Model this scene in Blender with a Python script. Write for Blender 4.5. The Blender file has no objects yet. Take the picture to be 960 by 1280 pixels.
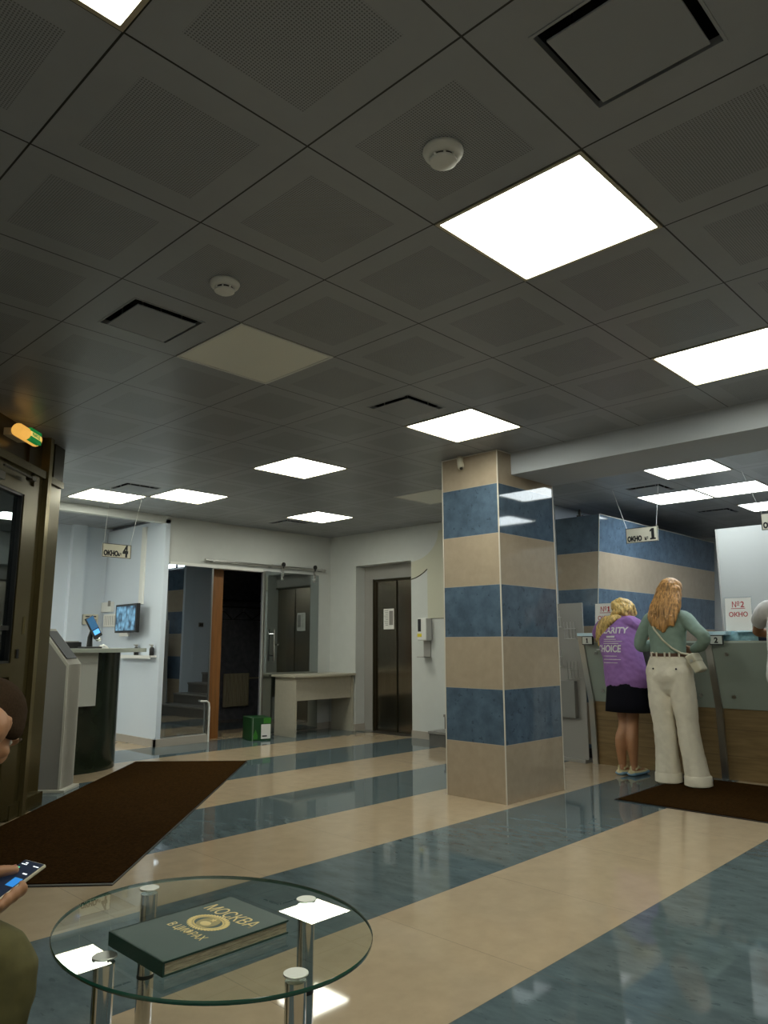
import bpy, bmesh, math, random
from mathutils import Vector, Matrix, noise
from mathutils.bvhtree import BVHTree
random.seed(7)
COL = bpy.context.scene.collection
PI = math.pi
CEIL = 2.6627
T = 0.6
V = Vector

# ------------------------------------------------------------------ materials
def nmat(name):
    m = bpy.data.materials.new(name); m.use_nodes = True
    nt = m.node_tree; b = nt.nodes['Principled BSDF']
    return m, nt, b
def mat(name, col, rough=.5, metal=0, spec=.5, noise_amt=0, noise_scale=8, bump=0, bump_scale=80, coat=0, aniso=None):
    m, nt, b = nmat(name)
    b.inputs['Base Color'].default_value = (*col, 1)
    b.inputs['Roughness'].default_value = rough
    b.inputs['Metallic'].default_value = metal
    b.inputs['Specular IOR Level'].default_value = spec
    b.inputs['Coat Weight'].default_value = coat
    tc = nt.nodes.new('ShaderNodeTexCoord')
    if noise_amt:
        mp = nt.nodes.new('ShaderNodeMapping'); nt.links.new(tc.outputs['Object'], mp.inputs[0])
        if aniso: mp.inputs['Scale'].default_value = aniso
        n = nt.nodes.new('ShaderNodeTexNoise'); n.inputs['Scale'].default_value = noise_scale; n.inputs['Detail'].default_value = 6
        nt.links.new(mp.outputs[0], n.inputs['Vector'])
        r = nt.nodes.new('ShaderNodeValToRGB')
        r.color_ramp.elements[0].position = .3; r.color_ramp.elements[1].position = .7
        r.color_ramp.elements[0].color = (*[c*(1-noise_amt) for c in col], 1)
        r.color_ramp.elements[1].color = (*[min(1, c*(1+noise_amt)) for c in col], 1)
        nt.links.new(n.outputs['Fac'], r.inputs[0]); nt.links.new(r.outputs[0], b.inputs['Base Color'])
    if bump:
        n2 = nt.nodes.new('ShaderNodeTexNoise'); n2.inputs['Scale'].default_value = bump_scale; n2.inputs['Detail'].default_value = 4
        nt.links.new(tc.outputs['Object'], n2.inputs['Vector'])
        bp = nt.nodes.new('ShaderNodeBump'); bp.inputs['Strength'].default_value = bump; bp.inputs['Distance'].default_value = .01
        nt.links.new(n2.outputs['Fac'], bp.inputs['Height']); nt.links.new(bp.outputs[0], b.inputs['Normal'])
    return m
def emis(name, col, strength):
    m, nt, b = nmat(name)
    b.inputs['Base Color'].default_value = (*col, 1)
    b.inputs['Emission Color'].default_value = (*col, 1)
    b.inputs['Emission Strength'].default_value = strength
    return m
def mathn(nt, op, a=None, b=None, c=None):
    n = nt.nodes.new('ShaderNodeMath'); n.operation = op
    for k, x in enumerate((a, b, c)):
        if x is None: continue
        if isinstance(x, (int, float)): n.inputs[k].default_value = x
        else: nt.links.new(x, n.inputs[k])
    return n.outputs[0]
def mixc(nt, f, a, b):
    n = nt.nodes.new('ShaderNodeMix'); n.data_type = 'RGBA'
    nt.links.new(f, n.inputs[0]) if not isinstance(f, (int, float)) else setattr(n.inputs[0], 'default_value', f)
    for s, x in ((6, a), (7, b)):
        if isinstance(x, tuple): n.inputs[s].default_value = (*x, 1)
        else: nt.links.new(x, n.inputs[s])
    return n.outputs[2]

BEIGE = (.43, .335, .225); BLUE = (.094, .128, .14)
def tile_noise(nt, vec, col, amt, scale, dark=None):
    n = nt.nodes.new('ShaderNodeTexNoise'); n.inputs['Scale'].default_value = scale; n.inputs['Detail'].default_value = 8; n.inputs['Roughness'].default_value = .62
    nt.links.new(vec, n.inputs['Vector'])
    r = nt.nodes.new('ShaderNodeValToRGB')
    r.color_ramp.elements[0].position = .32; r.color_ramp.elements[1].position = .68
    r.color_ramp.elements[0].color = (*[c*(1-amt) for c in col], 1); r.color_ramp.elements[1].color = (*[c*(1+amt) for c in col], 1)
    nt.links.new(n.outputs['Fac'], r.inputs[0])
    out = r.outputs[0]
    if dark:
        n2 = nt.nodes.new('ShaderNodeTexNoise'); n2.inputs['Scale'].default_value = scale*2.6; n2.inputs['Detail'].default_value = 3
        nt.links.new(vec, n2.inputs['Vector'])
        f = mathn(nt, 'GREATER_THAN', n2.outputs['Fac'], .655)
        f = mathn(nt, 'MULTIPLY', f, .55)
        out = mixc(nt, f, out, tuple(c*dark for c in col))
    return out
def floor_mat():
    m, nt, b = nmat('polished_striped_tiles')
    g = nt.nodes.new('ShaderNodeNewGeometry'); sx = nt.nodes.new('ShaderNodeSeparateXYZ'); nt.links.new(g.outputs['Position'], sx.inputs[0])
    P = .795
    y = mathn(nt, 'SUBTRACT', sx.outputs['Y'], .62-20*P)
    k = mathn(nt, 'MODULO', y, 2*P)
    isbl = mathn(nt, 'GREATER_THAN', k, P)
    mp = nt.nodes.new('ShaderNodeMapping'); mp.inputs['Scale'].default_value = (1.6, .7, 1); mp.inputs['Rotation'].default_value = (0, 0, .6)
    nt.links.new(g.outputs['Position'], mp.inputs[0])
    be = tile_noise(nt, g.outputs['Position'], BEIGE, .07, 9)
    bl = tile_noise(nt, mp.outputs[0], BLUE, .22, 8, .6)
    c = mixc(nt, isbl, be, bl)
    ym = mathn(nt, 'ABSOLUTE', mathn(nt, 'SUBTRACT', mathn(nt, 'MODULO', y, P), P/2))
    xs = mathn(nt, 'MODULO', mathn(nt, 'SUBTRACT', sx.outputs['X'], .95-20*P), P)
    xm = mathn(nt, 'ABSOLUTE', mathn(nt, 'SUBTRACT', xs, P/2))
    line = mathn(nt, 'GREATER_THAN', mathn(nt, 'MAXIMUM', xm, ym), P/2-.0016)
    line = mathn(nt, 'MULTIPLY', line, .45)
    c = mixc(nt, line, c, (.12, .10, .08))
    nt.links.new(c, b.inputs['Base Color'])
    b.inputs['Roughness'].default_value = .04
    b.inputs['Specular IOR Level'].default_value = .28
    return m
def band_mat(name, edges, cols, rough=.05):
    """horizontal bands of tile by height"""
    m, nt, b = nmat(name)
    g = nt.nodes.new('ShaderNodeNewGeometry'); sx = nt.nodes.new('ShaderNodeSeparateXYZ'); nt.links.new(g.outputs['Position'], sx.inputs[0])
    be = tile_noise(nt, g.outputs['Position'], (.405, .33, .245), .06, 14)
    bl = tile_noise(nt, g.outputs['Position'], (.085, .13, .185), .22, 9, .5)
    pick = {'b': be, 'l': bl}
    c = pick[cols[0]]
    for e, cc in zip(edges, cols[1:]):
        f = mathn(nt, 'GREATER_THAN', sx.outputs['Z'], e)
        c = mixc(nt, f, c, pick[cc])
    for e in edges:
        f = mathn(nt, 'LESS_THAN', mathn(nt, 'ABSOLUTE', mathn(nt, 'SUBTRACT', sx.outputs['Z'], e)), .0022)
        c = mixc(nt, mathn(nt, 'MULTIPLY', f, .6), c, (.5, .46, .4))
    nt.links.new(c, b.inputs['Base Color']); b.inputs['Roughness'].default_value = rough; b.inputs['Specular IOR Level'].default_value = .4
    return m
def ceiling_mat(perf=1):
    m, nt, b = nmat('perforated_metal_tiles' if perf else 'plain_metal_tiles')
    g = nt.nodes.new('ShaderNodeNewGeometry'); sx = nt.nodes.new('ShaderNodeSeparateXYZ'); nt.links.new(g.outputs['Position'], sx.inputs[0])
    ax = []; dots = []
    for k in 'XY':
        p = mathn(nt, 'MODULO', mathn(nt, 'ADD', sx.outputs[k], 30*T), T)
        ax.append(mathn(nt, 'ABSOLUTE', mathn(nt, 'SUBTRACT', p, T/2)))
        q = mathn(nt, 'MODULO', mathn(nt, 'ADD', sx.outputs[k], 30*T), .0085)
        dots.append(mathn(nt, 'SUBTRACT', q, .00425))
    mx = mathn(nt, 'MAXIMUM', ax[0], ax[1])
    line = mathn(nt, 'GREATER_THAN', mx, T/2-.0032)
    inner = mathn(nt, 'LESS_THAN', mx, .198)
    r2 = mathn(nt, 'ADD', mathn(nt, 'MULTIPLY', dots[0], dots[0]), mathn(nt, 'MULTIPLY', dots[1], dots[1]))
    dot = mathn(nt, 'MULTIPLY', mathn(nt, 'MULTIPLY', mathn(nt, 'LESS_THAN', r2, .0026**2), inner), perf)
    n = tile_noise(nt, g.outputs['Position'], CEILCOL, .05, 3)
    c = mixc(nt, mathn(nt, 'MULTIPLY', dot, .62), n, (.012, .012, .012))
    c = mixc(nt, line, c, (.008, .008, .007))
    nt.links.new(c, b.inputs['Base Color'])
    b.inputs['Roughness'].default_value = .34
    b.inputs['Specular IOR Level'].default_value = .42
    return m
def glass_mat(name, tint, gloss_fac, rough=0.0, ior=1.5, gcol=(.9, .95, 1)):
    """thin sheet of glass: lets tinted light through, mirrors by angle"""
    m, nt, b = nmat(name); nt.nodes.remove(b)
    out = nt.nodes['Material Output']
    t = nt.nodes.new('ShaderNodeBsdfTransparent'); t.inputs[0].default_value = (*tint, 1)
    gl = nt.nodes.new('ShaderNodeBsdfGlossy'); gl.inputs['Roughness'].default_value = rough; gl.inputs[0].default_value = (*gcol, 1)
    lw = nt.nodes.new('ShaderNodeLayerWeight'); lw.inputs[0].default_value = .5
    f = mathn(nt, 'MULTIPLY_ADD', mathn(nt, 'POWER', lw.outputs['Facing'], 5), 1-gloss_fac, gloss_fac)
    mx = nt.nodes.new('ShaderNodeMixShader'); nt.links.new(f, mx.inputs[0]); nt.links.new(t.outputs[0], mx.inputs[1]); nt.links.new(gl.outputs[0], mx.inputs[2])
    nt.links.new(mx.outputs[0], out.inputs[0])
    return m
def wood_mat(name, c1, c2, scale=(1, 1, 14), rough=.4, seams=None):
    m, nt, b = nmat(name)
    tc = nt.nodes.new('ShaderNodeNewGeometry'); mp = nt.nodes.new('ShaderNodeMapping'); nt.links.new(tc.outputs['Position'], mp.inputs[0]); mp.inputs['Scale'].default_value = scale
    n = nt.nodes.new('ShaderNodeTexNoise'); n.inputs['Scale'].default_value = 4; n.inputs['Detail'].default_value = 8; n.inputs['Distortion'].default_value = .6
    nt.links.new(mp.outputs[0], n.inputs['Vector'])
    r = nt.nodes.new('ShaderNodeValToRGB'); r.color_ramp.elements[0].position = .3; r.color_ramp.elements[1].position = .7
    r.color_ramp.elements[0].color = (*c1, 1); r.color_ramp.elements[1].color = (*c2, 1)
    nt.links.new(n.outputs['Fac'], r.inputs[0]); c = r.outputs[0]
    if seams:
        sx = nt.nodes.new('ShaderNodeSeparateXYZ'); nt.links.new(tc.outputs['Position'], sx.inputs[0])
        for s in seams:
            f = mathn(nt, 'LESS_THAN', mathn(nt, 'ABSOLUTE', mathn(nt, 'SUBTRACT', sx.outputs['Z'], s)), .003)
            c = mixc(nt, mathn(nt, 'MULTIPLY', f, .6), c, tuple(x*.5 for x in c1))
    nt.links.new(c, b.inputs['Base Color']); b.inputs['Roughness'].default_value = rough
    return m

CEILCOL = (.305, .32, .345)
M = {}
M['floor'] = floor_mat(); M['ceiling'] = ceiling_mat(); M['ceil_plain'] = ceiling_mat(0)
M['wall'] = mat('painted_wall', (.56, .575, .555), .6, bump=.05, bump_scale=120, noise_amt=.02)
M['wall_blue'] = mat('pale_blue_wall', (.60, .66, .74), .6, bump=.05, bump_scale=120)
M['wall_beige'] = mat('beige_wall_field', (.53, .52, .41), .6)
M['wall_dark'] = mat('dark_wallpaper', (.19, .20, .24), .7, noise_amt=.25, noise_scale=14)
M['wall_grey'] = mat('grey_wall', (.80, .81, .79), .7)
M['base'] = mat('skirting', (.38, .34, .29), .3)
M['white'] = mat('white_plastic', (.72, .72, .69), .4)
M['offwhite'] = mat('cream_plastic', (.62, .58, .46), .4)
M['offpanel'] = mat('unlit_diffuser', (.86, .86, .78), .35)
M['light'] = emis('lit_diffuser', (.985, 1, .86), 13.0)
M['light_cool'] = emis('lit_diffuser_cool', (.88, .97, 1.0), 10)
M['rim'] = mat('light_rim', (.55, .5, .38), .3, .6)
M['black'] = mat('black_plastic', (.012, .012, .013), .35)
M['void'] = mat('duct_void', (.01, .01, .01), .9)
M['steel'] = mat('brushed_steel', (.50, .49, .47), .28, 1)
M['lift_steel'] = mat('lift_steel', (.40, .35, .28), .2, 1, noise_amt=.08, noise_scale=30, aniso=(1, 1, .02))
M['chrome'] = mat('chrome', (.62, .62, .6), .08, 1)
M['cap'] = mat('brushed_cap', (.55, .56, .52), .42, 1)
M['gold'] = mat('bronze_aluminium', (.105, .084, .034), .27, .55)
M['gold_dark'] = mat('dark_bronze', (.04, .033, .018), .3, .5)
M['gold_lt'] = mat('bronze_edge', (.24, .20, .10), .25, .7)
M['column'] = band_mat('column_tiles', (.412, .814, 1.203, 1.60, 1.997, 2.39), 'blblblb')
M['booth'] = band_mat('partition_tiles', (.14, .55, .94, 1.33, 1.72, 2.105), 'lblblbl', .06)
M['grout'] = mat('white_trim', (.66, .62, .54), .4)
M['mat'] = mat('brown_carpet', (.031, .0145, .0035), 1.0, spec=.02, noise_amt=.35, noise_scale=60, bump=.6, bump_scale=260)
M['mat_edge'] = mat('rubber_edge', (.02, .018, .016), .5)
M['desk'] = mat('cream_laminate', (.44, .41, .33), .42, noise_amt=.04, noise_scale=30)
M['glass_pane'] = glass_mat('smoked_pane', (.45, .48, .52), .55, gcol=(.66, .72, .76))
M['glass_slide'] = glass_mat('smoked_sliding_pane', (.42, .45, .44), .38, gcol=(.72, .78, .80))
M['glass_door'] = glass_mat('door_glass', (.30, .34, .36), .35, gcol=(.62, .72, .78))
M['glass_top'] = glass_mat('table_glass', (.86, .93, .89), .05, gcol=(1, 1, .95))
M['glass_edge'] = mat('green_glass_edge', (.012, .075, .05), .12, coat=.5)
M['acrylic'] = glass_mat('clear_acrylic', (.93, .95, .95), .05)
M['frost'] = mat('frosted_glass', (.30, .345, .30), .18, spec=.5, noise_amt=.04, noise_scale=3)
M['ice'] = mat('pale_blue_glass', (.58, .78, .88), .12, coat=.4)  # blue glass, lightened to carry the lamps' reflection in its colour
M['woodfront'] = wood_mat('oak_planks', (.165, .105, .040), (.245, .165, .070), (.6, .8, 9), .5, (.2, .42))
M['woodpost'] = wood_mat('brown_cabinet_wood', (.18, .07, .015), (.26, .105, .026), (8, 8, .6), .45)
M['grey_metal'] = mat('grey_enamel', (.30, .29, .27), .4)
M['kiosk_grey'] = mat('kiosk_side', (.235, .22, .205), .5)
M['kiosk_white'] = mat('kiosk_edge', (.52, .50, .44), .38)
M['dkgreen'] = mat('dark_green_gloss', (.012, .019, .011), .2, noise_amt=.35, noise_scale=7)
M['counter_white'] = mat('white_laminate', (.56, .57, .52), .35)
M['counter_top'] = mat('pale_counter_top', (.46, .50, .44), .22)
M['paper'] = mat('paper', (.78, .77, .73), .7)
M['red'] = mat('red_ink', (.42, .03, .04), .6)
M['ink'] = mat('black_ink', (.012, .012, .012), .6)
M['sign'] = mat('sign_face', (.74, .70, .56), .45)
M['yellow'] = mat('yellow_sticker', (.75, .62, .03), .5)
M['greenbox'] = mat('green_carton', (.006, .058, .014), .4)
M['greenlite'] = mat('bright_green_print', (.04, .20, .02), .4)
M['album'] = mat('green_bookcloth', (.008, .040, .030), .45, bump=.08, bump_scale=400)
M['goldfoil'] = mat('gold_foil', (.66, .52, .20), .38, .35)
M['goldfoil2'] = mat('dull_gold_foil', (.30, .25, .09), .45, .35)
M['pages'] = mat('page_edges', (.40, .35, .24), .7, noise_amt=.4, noise_scale=40, aniso=(1, 1, 16))
M['skin'] = mat('skin', (.50, .27, .16), .5, noise_amt=.06, noise_scale=12)
M['skin_man'] = mat('warm_skin', (.37, .185, .095), .5, noise_amt=.06, noise_scale=12)
M['skin_tan'] = mat('tanned_skin', (.34, .16, .075), .5, noise_amt=.08, noise_scale=12)
M['blonde'] = mat('blonde_hair', (.58, .39, .13), .45, noise_amt=.6, noise_scale=60, aniso=(1, 1, .3), bump=.25, bump_scale=90)
M['ginger'] = mat('ginger_hair', (.43, .22, .07), .45, noise_amt=.7, noise_scale=75, aniso=(1, 1, .12), bump=.2, bump_scale=90)
M['darkhair'] = mat('dark_hair', (.025, .02, .018), .5)
M['buzz'] = mat('buzzed_hair', (.042, .026, .015), .9, spec=.08, noise_amt=.25, noise_scale=200, bump=.5, bump_scale=500)
M['purple'] = mat('purple_cotton', (.265, .125, .36), .8, noise_amt=.08, noise_scale=9, bump=.6, bump_scale=12)
M['blackcloth'] = mat('black_cotton', (.006, .006, .010), .95, spec=.12)
M['mint'] = mat('sage_knit', (.225, .31, .26), .85, noise_amt=.07, noise_scale=14, bump=.4, bump_scale=14)
M['cream'] = mat('cream_trousers', (.78, .72, .59), .8, noise_amt=.05, noise_scale=10, bump=.55, bump_scale=13)
M['belt'] = mat('brown_leather', (.10, .045, .022), .5)
M['creambag'] = mat('cream_leather', (.60, .56, .42), .4)
M['tee'] = mat('white_cotton', (.62, .60, .58), .8, noise_amt=.04)
M['navy'] = mat('navy_cloth', (.012, .02, .045), .7)
M['olive'] = mat('olive_twill', (.085, .075, .022), .85, noise_amt=.12, noise_scale=30)
M['shoeblue'] = mat('blue_sole', (.16, .29, .42), .55)
M['shoecream'] = mat('cream_mesh_shoe', (.55, .47, .28), .7)
M['teal'] = mat('light_blue_plastic_film', (.36, .62, .72), .3, bump=.6, bump_scale=30)
M['brownshirt'] = mat('dark_tshirt', (.05, .045, .04), .85)
M['stair'] = mat('grey_stone_stair', (.20, .19, .175), .35, noise_amt=.12, noise_scale=10)
M['stair_dark'] = mat('dark_stone_riser', (.11, .105, .095), .4, noise_amt=.12, noise_scale=10)
M['radiator'] = mat('radiator_enamel', (.62, .56, .40), .45)
M['exit_glow'] = emis('exit_lamp', (1, .52, .10), .62)
M['exit_green'] = emis('exit_green', (.01, .30, .06), .35)
M['exit_text'] = emis('exit_text', (1, .70, .18), .6)
M['screen_blue'] = emis('terminal_screen', (.08, .35, .85), .9)
M['screen_dark'] = emis('terminal_screen_dark', (.01, .07, .16), .7)
M['eye'] = mat('eyeball', (.7, .68, .64), .2)
M['iris'] = mat('iris', (.06, .04, .03), .2)
M['lip'] = mat('lips', (.38, .13, .10), .45)
def tv_mat():
    m, nt, b = nmat('aerial_view_screen')
    tc = nt.nodes.new('ShaderNodeTexCoord')
    v = nt.nodes.new('ShaderNodeTexVoronoi'); v.inputs['Scale'].default_value = 14; nt.links.new(tc.outputs['Object'], v.inputs['Vector'])
    n = nt.nodes.new('ShaderNodeTexNoise'); n.inputs['Scale'].default_value = 11; n.inputs['Detail'].default_value = 7; nt.links.new(tc.outputs['Object'], n.inputs['Vector'])
    f = mathn(nt, 'MULTIPLY', v.outputs['Distance'], n.outputs['Fac'])
    r = nt.nodes.new('ShaderNodeValToRGB'); r.color_ramp.elements[0].position = .05; r.color_ramp.elements[1].position = .42
    r.color_ramp.elements[0].color = (.22, .5, .72, 1); r.color_ramp.elements[1].color = (.008, .035, .07, 1)
    nt.links.new(f, r.inputs[0]); b.inputs['Base Color'].default_value = (.01, .01, .01, 1); b.inputs['Roughness'].default_value = .2
    nt.links.new(r.outputs[0], b.inputs['Emission Color']); b.inputs['Emission Strength'].default_value = .75
    return m
M['tv'] = tv_mat()

# ------------------------------------------------------------------ mesh helpers
class MB:
    def __init__(s, mtx=None): s.bm = bmesh.new(); s.M = mtx or Matrix()
    def v(s, p): return s.bm.verts.new(s.M @ V(p))
    def box(s, a, b, bev=0):
        x0, y0, z0 = [min(a[k], b[k]) for k in range(3)]; x1, y1, z1 = [max(a[k], b[k]) for k in range(3)]
        if bev:
            t = bmesh.new(); bmesh.ops.create_cube(t, size=1)
            for q in t.verts: q.co = V((x0+(q.co.x+.5)*(x1-x0), y0+(q.co.y+.5)*(y1-y0), z0+(q.co.z+.5)*(z1-z0)))
            bmesh.ops.bevel(t, geom=t.edges[:], offset=bev, segments=2, affect='EDGES', profile=.6)
            s.absorb(t); return s
        v = [s.v(p) for p in ((x0,y0,z0),(x1,y0,z0),(x1,y1,z0),(x0,y1,z0),(x0,y0,z1),(x1,y0,z1),(x1,y1,z1),(x0,y1,z1))]
        for f in ((3,2,1,0),(4,5,6,7),(0,1,5,4),(1,2,6,5),(2,3,7,6),(3,0,4,7)): s.bm.faces.new([v[k] for k in f])
        return s
    def absorb(s, t):
        mp = {q: s.v(q.co) for q in t.verts}
        for f in t.faces:
            try: s.bm.faces.new([mp[q] for q in f.verts])
            except ValueError: pass
        t.free()
    def prism(s, poly, z0, z1, ax='z'):
        """poly of 2-D points extruded along ax"""
        def P(p, h): return {'z': (p[0], p[1], h), 'y': (p[0], h, p[1]), 'x': (h, p[0], p[1])}[ax]
        a = [s.v(P(p, z0)) for p in poly]; b = [s.v(P(p, z1)) for p in poly]; n = len(poly)
        s.bm.faces.new(a[::-1]); s.bm.faces.new(b)
        for k in range(n): s.bm.faces.new((a[k], a[(k+1) % n], b[(k+1) % n], b[k]))
        return s
    def quad(s, pts): s.bm.faces.new([s.v(p) for p in pts]); return s
    def tube(s, pts, r, n=10, hint=None, ends=True):
        """loft of circles / ellipses along pts; r scalar, list of scalars or list of (a,b)"""
        pts = [V(p) for p in pts]; N = len(pts)
        if not isinstance(r, (list, tuple)): r = [r]*N
        r = [(q, q) if isinstance(q, (int, float)) else q for q in r]
        rings = []; pu = None
        for k, p in enumerate(pts):
            t = (pts[min(k+1, N-1)]-pts[max(k-1, 0)]).normalized()
            h = V(hint) if hint is not None else (pu if pu is not None else (V((1, 0, 0)) if abs(t.x) < .8 else V((0, 1, 0))))
            u = (h-t*h.dot(t)).normalized(); w = t.cross(u); pu = u
            rings.append([s.v(p+u*(r[k][0]*math.cos(2*PI*j/n))+w*(r[k][1]*math.sin(2*PI*j/n))) for j in range(n)])
        for k in range(N-1):
            for j in range(n): s.bm.faces.new((rings[k][j], rings[k][(j+1) % n], rings[k+1][(j+1) % n], rings[k+1][j]))
        if ends: s.bm.faces.new(rings[0][::-1]); s.bm.faces.new(rings[-1])
        return s
    def limb(s, pts, r, n=14, hint=None):
        """tube with rounded ends, resampled smoothly"""
        pts = [V(p) for p in pts]; rr = [(q, q) if isinstance(q, (int, float)) else q for q in r]
        P2 = []; R2 = []
        N = len(pts)
        for k in range(N-1):
            p0, p1, p2, p3 = pts[max(k-1,0)], pts[k], pts[k+1], pts[min(k+2,N-1)]
            for i in range(5):
                t = i/5
                P2.append(.5*((2*p1)+(p2-p0)*t+(2*p0-5*p1+4*p2-p3)*t*t+(3*p1-p0-3*p2+p3)*t**3))
                sm = t*t*(3-2*t); R2.append(tuple(rr[k][q]*(1-sm)+rr[k+1][q]*sm for q in (0, 1)))
        P2.append(pts[-1]); R2.append(rr[-1])
        def cap(p, d, q):
            m = min(q)
            return [(p+d*m*math.sin(a), (q[0]*math.cos(a), q[1]*math.cos(a))) for a in (PI/8, PI/4, PI*3/8, PI*.47)]
        d0 = (P2[0]-P2[1]).normalized(); d1 = (P2[-1]-P2[-2]).normalized()
        c0 = cap(P2[0], d0, R2[0]); c1 = cap(P2[-1], d1, R2[-1])
        P = [c[0] for c in c0[::-1]]+P2+[c[0] for c in c1]; R = [c[1] for c in c0[::-1]]+R2+[c[1] for c in c1]
        return s.tube(P, R, n, hint)
    def ell(s, c, r, rot=None, seg=16, ring=10):
        t = bmesh.new(); bmesh.ops.create_uvsphere(t, u_segments=seg, v_segments=ring, radius=1)
        m = Matrix.Diagonal((*r, 1)); m = (rot.to_4x4() if rot else Matrix()) @ m; m = Matrix.Translation(c) @ m
        for q in t.verts: q.co = m @ q.co
        s.absorb(t); return s
    def lathe(s, c, prof, n=24):
        rings = [[s.v((c[0]+r*math.cos(2*PI*j/n), c[1]+r*math.sin(2*PI*j/n), c[2]+z)) for j in range(n)] for r, z in prof]
        for k in range(len(prof)-1):
            for j in range(n): s.bm.faces.new((rings[k][j], rings[k][(j+1) % n], rings[k+1][(j+1) % n], rings[k+1][j]))
        s.bm.faces.new(rings[0][::-1]); s.bm.faces.new(rings[-1]); return s
    def mesh(s, name):
        bmesh.ops.recalc_face_normals(s.bm, faces=s.bm.faces)
        me = bpy.data.meshes.new(name); s.bm.to_mesh(me); s.bm.free(); return me

def wloc(o):
    p = V((0, 0, 0))
    while o: p += o.location; o = o.parent
    return p
def link(name, me, m, parent=None, smooth=False, auto=None):
    if m is not None and not len(me.materials): me.materials.append(m)
    o = bpy.data.objects.new(name, me); COL.objects.link(o)
    if parent is not None:
        o.parent = parent; d = wloc(parent)
        me.transform(Matrix.Translation(-d))
    if smooth:
        for p in me.polygons: p.use_smooth = True
        if auto: me.set_sharp_from_angle(angle=math.radians(auto))
    return o
def part(name, mb, m, parent=None, smooth=False, auto=35, kind=None, label=None):
    o = link(name, mb.mesh(name), m, parent, smooth, auto)
    if kind: o['kind'] = kind
    if label: o['label'] = label
    return o
def recentre(o):
    """move the origin of a top-level mesh to the middle of its underside"""
    c = [V(q) for q in o.bound_box]; lo = V([min(q[k] for q in c) for k in range(3)]); hi = V([max(q[k] for q in c) for k in range(3)])
    p = V(((lo.x+hi.x)/2, (lo.y+hi.y)/2, lo.z)); o.data.transform(Matrix.Translation(-p)); o.location = p
def struct(name, mb, m, parent=None, smooth=False, label=None):
    o = part(name, mb, m, parent, smooth)
    if parent is None: o['kind'] = 'structure'
    if label: o['label'] = label
    return o
def thing(name, label, cat, loc, group=None):
    o = bpy.data.objects.new(name, None); COL.objects.link(o); o.empty_display_size = .1
    o.location = loc; o['label'] = label; o['category'] = cat
    if group: o['group'] = group
    return o
def tag(o, label, cat, group=None):
    o['label'] = label; o['category'] = cat
    if group: o['group'] = group
    recentre(o); return o
def dup(root, loc, label, group=None):
    r = root.copy(); COL.objects.link(r); r.location = loc; r['label'] = label
    if group: r['group'] = group
    for ch in list(root.children):
        c = ch.copy(); COL.objects.link(c); c.parent = r
        for g in ch.children:
            d = g.copy(); COL.objects.link(d); d.parent = c
    return r
def eval_mesh(o, name):
    dg = bpy.context.evaluated_depsgraph_get(); dg.update()
    return bpy.data.meshes.new_from_object(o.evaluated_get(dg))
def fuse(mb, voxel=.009, smooth=3, name='fused', disp=0, dscale=10, dfun=None):
    me = mb.mesh(name); o = bpy.data.objects.new(name, me); COL.objects.link(o)
    md = o.modifiers.new('r', 'REMESH'); md.mode = 'VOXEL'; md.voxel_size = voxel
    if smooth:
        sm = o.modifiers.new('s', 'SMOOTH'); sm.factor = .5; sm.iterations = smooth
    r = eval_mesh(o, name); bpy.data.objects.remove(o); bpy.data.meshes.remove(me)
    r.name = name
    if disp or dfun:
        nrm = [v.normal.copy() for v in r.vertices]
        for v, n in zip(r.vertices, nrm):
            d = disp*noise.noise(v.co*dscale) if disp else 0
            if dfun: d += dfun(v.co)
            v.co += n*d
    return r
def text_mesh(body, size, bold=0, ext=.0006, align='LEFT', sx=1):
    c = bpy.data.curves.new('t', 'FONT'); c.body = body; c.size = size; c.extrude = ext; c.offset = bold; c.align_x = align
    o = bpy.data.objects.new('t', c); COL.objects.link(o)
    me = eval_mesh(o, 't'); bpy.data.objects.remove(o); bpy.data.curves.remove(c)
    if sx != 1: me.transform(Matrix.Diagonal((sx, 1, 1, 1)))
    return me
def frame(o, x, y, z=None):
    x = V(x).normalized(); y = V(y); y = (y-x*y.dot(x)).normalized(); z = x.cross(y)
    return Matrix(((x.x, y.x, z.x, o[0]), (x.y, y.y, z.y, o[1]), (x.z, y.z, z.z, o[2]), (0, 0, 0, 1)))
def one_mesh(h, ext=.0006):
    me = MB().prism([(.02*h,0),(.40*h,0),(.40*h,.10*h),(.31*h,.10*h),(.31*h,.72*h),(.16*h,.72*h),(.02*h,.60*h),(.02*h,.50*h),(.12*h,.545*h),(.12*h,.10*h),(.02*h,.10*h)], -ext, ext).mesh('one')
    return me
def text(name, body, size, mtx, m, parent, bold=0, align='LEFT', sx=1, ext=.0006):
    me = one_mesh(size) if body == '1' else text_mesh(body, size, bold, ext, align, sx)
    if body == '1' and align == 'CENTER': me.transform(Matrix.Translation((-size*.21, 0, 0)))
    me.transform(mtx)
    me.materials.clear(); return link(name, me, m, parent)

# ------------------------------------------------------------------ camera
R_ = V((0.6949186, -0.71908663, -0.00160026)); U_ = V((-0.12517025, -0.12315419, 0.98446201)); F_ = V((0.70811055, 0.68392066, 0.17559039))
cd = bpy.data.cameras.new('camera'); cam = bpy.data.objects.new('camera', cd); COL.objects.link(cam)
CAMP = V((-.7048, -.98586, 1.1537))
cam.matrix_world = Matrix(((R_.x, U_.x, -F_.x, CAMP.x), (R_.y, U_.y, -F_.y, CAMP.y), (R_.z, U_.z, -F_.z, CAMP.z), (0, 0, 0, 1)))
cd.sensor_fit = 'VERTICAL'; cd.sensor_height = 24; cd.lens = 24*922.22/1280; cd.clip_start = .02
bpy.context.scene.camera = cam

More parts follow.
